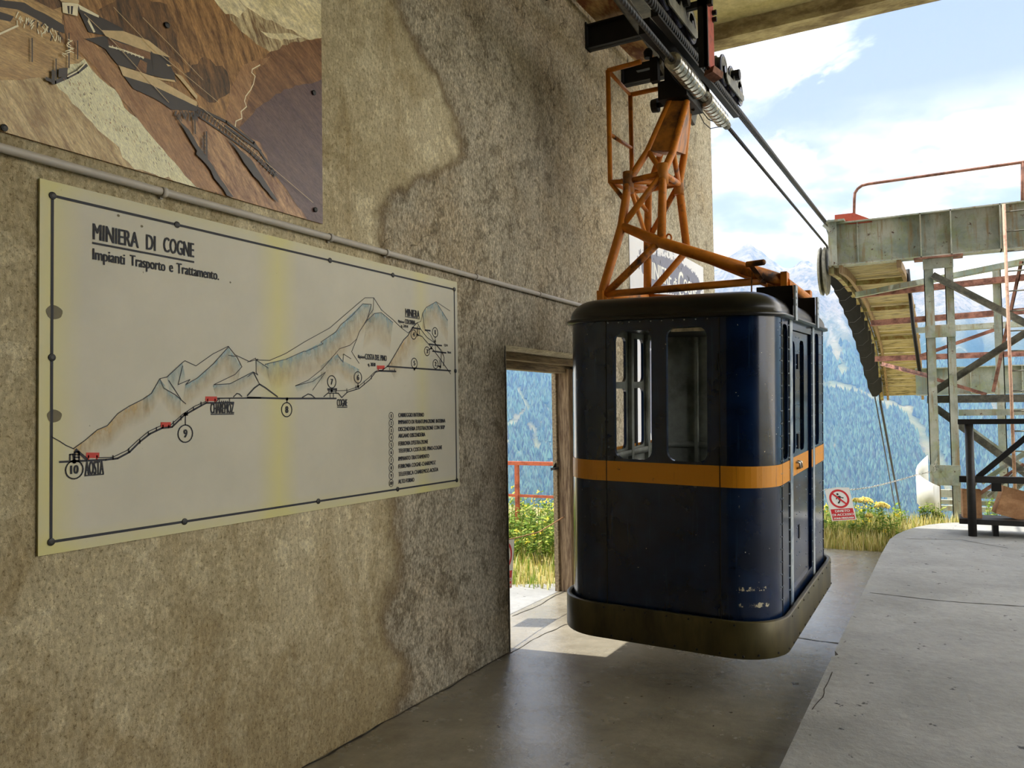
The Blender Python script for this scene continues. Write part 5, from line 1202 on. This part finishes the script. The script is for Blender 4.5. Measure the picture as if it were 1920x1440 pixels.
def s_rw():
    while True:
        x, y, s = s_right()
        if y > 11.0 and x < -.6: return x, y, 1
weeds('leafy_weeds', 420, s_rw, (.18, .46), 'leafy green weeds on the grass bank below the tilted sign', .2, 14, .06)
def s_tw():
    return random.uniform(.4, 3.4), random.uniform(12.7, 13.6), 1
b = MB()
weeds('low_weeds', 260, lambda: (random.uniform(.35, 3.6), random.uniform(12.3, 12.6), 1), (.25, .52), 'strip of low green weeds behind the black boards', .1, 12, .06)
weeds('column_weed', 34, lambda: (random.uniform(-.42, -.14), random.uniform(12.5, 12.62), 1), (.2, .42), 'bright green weed tuft at the foot of the tower column', .05, 14, .06)
# umbel flowers, each its own plant
def umbel(px, py, y, r, lab, gx):
    c = W(px, py, 'y', y); g = Vector((gx, y+.1, gz(gx, y+.1))); t = thing('umbel_flower', g, lab, 'flower', 'yellow umbel flowers above the grass')
    b = MB(); m_ = (g+c)/2+Vector((.03, 0, .05)); b.tube([g, m_, c-Vector((0, 0, r*.5))], [.007, .005, .004], 6)
    for k in range(14):
        a = 2*PI*k/14; b.tube([c-Vector((0, 0, r*.5)), c+Vector((r*.75*math.cos(a), r*.75*math.sin(a), r*.15))], .0018, 4, cap=False)
    put('stem', b, M['stem'], t)
    b = MB()
    for k in range(90):
        a = random.uniform(0, 2*PI); q = math.sqrt(random.random())*r; p = c+Vector((q*math.cos(a), q*math.sin(a), r*.55*(1-(q/r)**2)+random.uniform(-.01, .01))); s = random.uniform(.010, .017); b.ball(p, s, 5, 3)
    put('flower_head', b, M['flower'], t)
for a in ((1606, 939, 11.3, .045, 'small yellow umbel flower half hidden right behind the tilted sign', -1.30), (1622, 940, 11.4, .085, 'yellow umbel flower in the middle, on a slanting stem', -1.12), (1654, 950, 11.4, .090, 'largest golden umbel flower, farthest right above the grass', -1.02), (1630, 968, 11.3, .045, 'lowest pale umbel flower tucked into the weeds', -1.12)): umbel(*a)

# ------------------------------------------------------------------ valley and mountains
def lerp(x, P):
    for (a, c), (d, e) in zip(P, P[1:]):
        if x <= d: return c+(e-c)*max(0, min(1, (x-a)/(d-a)))
    return P[-1][1]
def pxdir(px): d = CF+CR*((px-960)/FPX); return math.atan2(d.x, d.y)
def hang(px, py):
    d = CF+CR*((px-960)/FPX)-CU*((py-720)/FPX); return d.z/math.hypot(d.x, d.y)
RID = [(-.9, .22)]+[(pxdir(px), hang(px, py)) for px, py in ((700, 300), (940, 380), (1150, 470), (1335, 500), (1360, 490), (1385, 474), (1398, 460), (1412, 455), (1428, 468), (1452, 484), (1475, 504), (1500, 496), (1522, 486), (1538, 493), (1550, 505), (1600, 520), (1700, 520), (1770, 536), (1800, 546), (1869, 572), (1884, 562), (1905, 545), (1960, 520), (2100, 470))]+[(1.3, .2)]
RID.sort()
r0_, r1_ = 650.0, 4300.0
TL = .075   # tan of the elevation where the trees thin out
def prof_el(s, az):
    """elevation tangent along the slope, s in 0..1 from valley bottom to crest"""
    R_ = lerp(az, RID)
    return -.42+(.42+R_)*(s**.92)
na, nr = 560, 260
TRACKS = [(5, 8, [(1540, 720), (1600, 735), (1690, 770), (1750, 830), (1775, 900)]), (9, 10, [(1700, 770), (1745, 860), (1790, 960)]), (2, 4, [(1550, 826), (1600, 862), (1650, 908)]), (2, 4, [(1548, 838), (1590, 866)]), (4, 7, [(970, 735), (990, 780), (1000, 830), (1035, 880), (1060, 925)]), (5, 8, [(955, 800), (985, 780)]), (6, 9, [(1560, 640), (1580, 700)]), (4, 8, [(1800, 700), (1860, 760), (1900, 870)])]
azs = np.linspace(-.85, .95, na); ss = np.linspace(0, 1, nr)
verts = np.zeros((nr, na, 3), dtype=np.float32); forest = np.zeros((nr, na), dtype=np.float32)
for j, s in enumerate(ss):
    r = r0_*(r1_/r0_)**(s**.9)
    for i, az in enumerate(azs):
        R_ = lerp(az, RID); el = -.42+(.42+R_)*s**.95
        x, y = r*math.sin(az), r*math.cos(az)
        q = Vector((x/420, y/420, 0)); nz_ = noise.fractal(q, .9, 2.1, 7)
        rid = abs(noise.noise(Vector((az*16+s*.6, s*2.2, 3))))+.45*abs(noise.noise(Vector((az*42+s, s*5, 5))))
        fade = 1-max(0, (s-.93)/.07); amp = (.026+.05*min(1, max(0, (el-.02)/.1)))*fade
        z = 1.7+r*(el+amp*(nz_*.6+rid*.9-.5))
        if s > .97: z += r*.004*noise.noise(Vector((az*90, s*30, 1)))
        verts[j, i] = (x, y, z); e = (z-1.7)/r
        f = 1-(e-.055+.05*noise.noise(Vector((az*9, s*6, 2)))+.03*noise.noise(Vector((az*30, s*14, 4))))/.05
        g = noise.noise(Vector((az*13+s*3, s*5-az*6, 7)))+.4*noise.noise(Vector((az*50, s*22, 8)))
        f = min(1, max(0, f))*(1-min(1, max(0, (.022-abs(g))/.01)))
        # screes and pale tracks that cut across the forest
        dv = Vector((x, y, z))-EYE; dd = dv.dot(CF); mx_, my_ = 960+FPX*dv.dot(CR)/dd, 720-FPX*dv.dot(CU)/dd
        wob = 14*noise.noise(Vector((mx_*.03, my_*.03, 1)))
        for (w_0, w_1, pl_s) in TRACKS:
            for (ax_, ay_), (bx_, by_) in zip(pl_s, pl_s[1:]):
                L2 = (bx_-ax_)**2+(by_-ay_)**2; tt = max(0, min(1, ((mx_-ax_)*(bx_-ax_)+(my_-ay_)*(by_-ay_))/L2)); dst = math.hypot(mx_+wob-ax_-tt*(bx_-ax_), my_+wob-ay_-tt*(by_-ay_))
                f = min(f, max(0, (dst-w_0)/w_1))
        forest[j, i] = f
me = bpy.data.meshes.new('mountainside'); idx = np.arange(na*nr).reshape(nr, na)
fc = np.stack([idx[:-1, :-1], idx[:-1, 1:], idx[1:, 1:], idx[1:, :-1]], -1).reshape(-1, 4)
me.from_pydata(verts.reshape(-1, 3).tolist(), [], fc.tolist()); me.polygons.foreach_set('use_smooth', [True]*len(fc))
at = me.attributes.new('forest', 'FLOAT', 'POINT'); at.data.foreach_set('value', forest.ravel())
def rock():
    t = NT('mountain_rock_and_turf'); a = t.n('ShaderNodeAttribute', attribute_name='forest'); p = t.pos(); n1_ = t.noise(p, .006, 10, .7); n2_ = t.noise(p, .03, 8, .75)
    rk = t.mix(t.ramp(n1_, .4, .62), srgb((150, 140, 128)), srgb((186, 178, 168))); rk = t.mix(t.ramp(n2_, .48, .6), rk, srgb((116, 112, 104)))
    tf = t.mix(t.ramp(n1_, .4, .6), srgb((172, 164, 120)), srgb((140, 146, 92)))
    s = t.n('ShaderNodeSeparateXYZ'); t.l(p, s.inputs[0]); m = t.n('ShaderNodeMapRange'); m.inputs['From Min'].default_value = 120; m.inputs['From Max'].default_value = 420; t.l(s.outputs['Z'], m.inputs[0])
    c = t.mix(m.outputs[0], tf, rk); c = t.mix(a.outputs['Fac'], c, srgb((72, 92, 58)))
    t.bump(n2_, 1.0, 30); return t.fin(c, .95, 0, .1)
me.materials.append(rock()); mt = bpy.data.objects.new('mountainside', me); COL.objects.link(mt); mt['kind'] = 'structure'
# conifers on the opposite slope
def trees(n):
    V = []; F = []; C_ = []
    k = 0; az0, az1 = azs[0], azs[-1]
    zones = ((pxdir(900), pxdir(1140), .25), (pxdir(1500), pxdir(2000), .75))
    for (a0, a1, share) in zones:
        cnt = int(n*share); tries = 0
        while cnt > 0 and tries < n*8:
            tries += 1
            az = random.uniform(a0, a1); s = random.random()**.9*.85
            fi = (az-az0)/(az1-az0)*(na-1); fj = s*(nr-1); i, j = int(fi), int(fj)
            if forest[j, i] < .25+.6*random.random(): continue
            u, v = fi-i, fj-j; p = (verts[j, i]*(1-u)+verts[j, i+1]*u)*(1-v)+(verts[j+1, i]*(1-u)+verts[j+1, i+1]*u)*v
            r = math.hypot(p[0], p[1]); h = random.uniform(10, 22)*(.55+.45*min(1, 2000/r)) * (r/1500)**.5; w = h*random.uniform(.22, .34)
            if math.hypot(p[0], p[1]) < 700: pass
            base = len(V); a = random.uniform(0, 1.2)
            for m in range(5): V.append((p[0]+w*math.cos(a+m*2*PI/5), p[1]+w*math.sin(a+m*2*PI/5), p[2]+h*.06))
            V.append((p[0], p[1], p[2]+h)); f = random.uniform(.3, 2.0); c = (0.060*f+.03*random.random(), 0.110*f, 0.075*f, 1)
            C_ += [c]*6
            for m in range(5): F.append((base+m, base+(m+1) % 5, base+5))
            cnt -= 1
    me = bpy.data.meshes.new('conifer_forest'); me.from_pydata(V, [], F); at = me.color_attributes.new('Col', 'FLOAT_COLOR', 'POINT'); at.data.foreach_set('color', np.array(C_, dtype=np.float32).ravel())
    t = NT('conifer_needles'); a = t.n('ShaderNodeAttribute', attribute_name='Col'); me.materials.append(t.fin(a.outputs['Color'], .9, 0, .1))
    o = bpy.data.objects.new('conifer_forest', me); COL.objects.link(o); props(o, 'dense conifer forest covering the far side of the valley', 'forest', None, 'stuff')
trees(90000)
# mountain air: a thin bluish haze filling the valley
b = MB(); b.box((-5000, 60, -1200), (6000, 6000, 800))
hz = NT('valley_haze'); hz.t.nodes.remove(hz.b); vs = hz.n('ShaderNodeVolumeScatter'); vs.inputs['Color'].default_value = (.20, .46, 1.0, 1); vs.inputs['Density'].default_value = .00017; vs.inputs['Anisotropy'].default_value = .2
hz.l(vs.outputs[0], hz.o.inputs['Volume'])
put('valley_haze', b, hz.m, kind='structure')
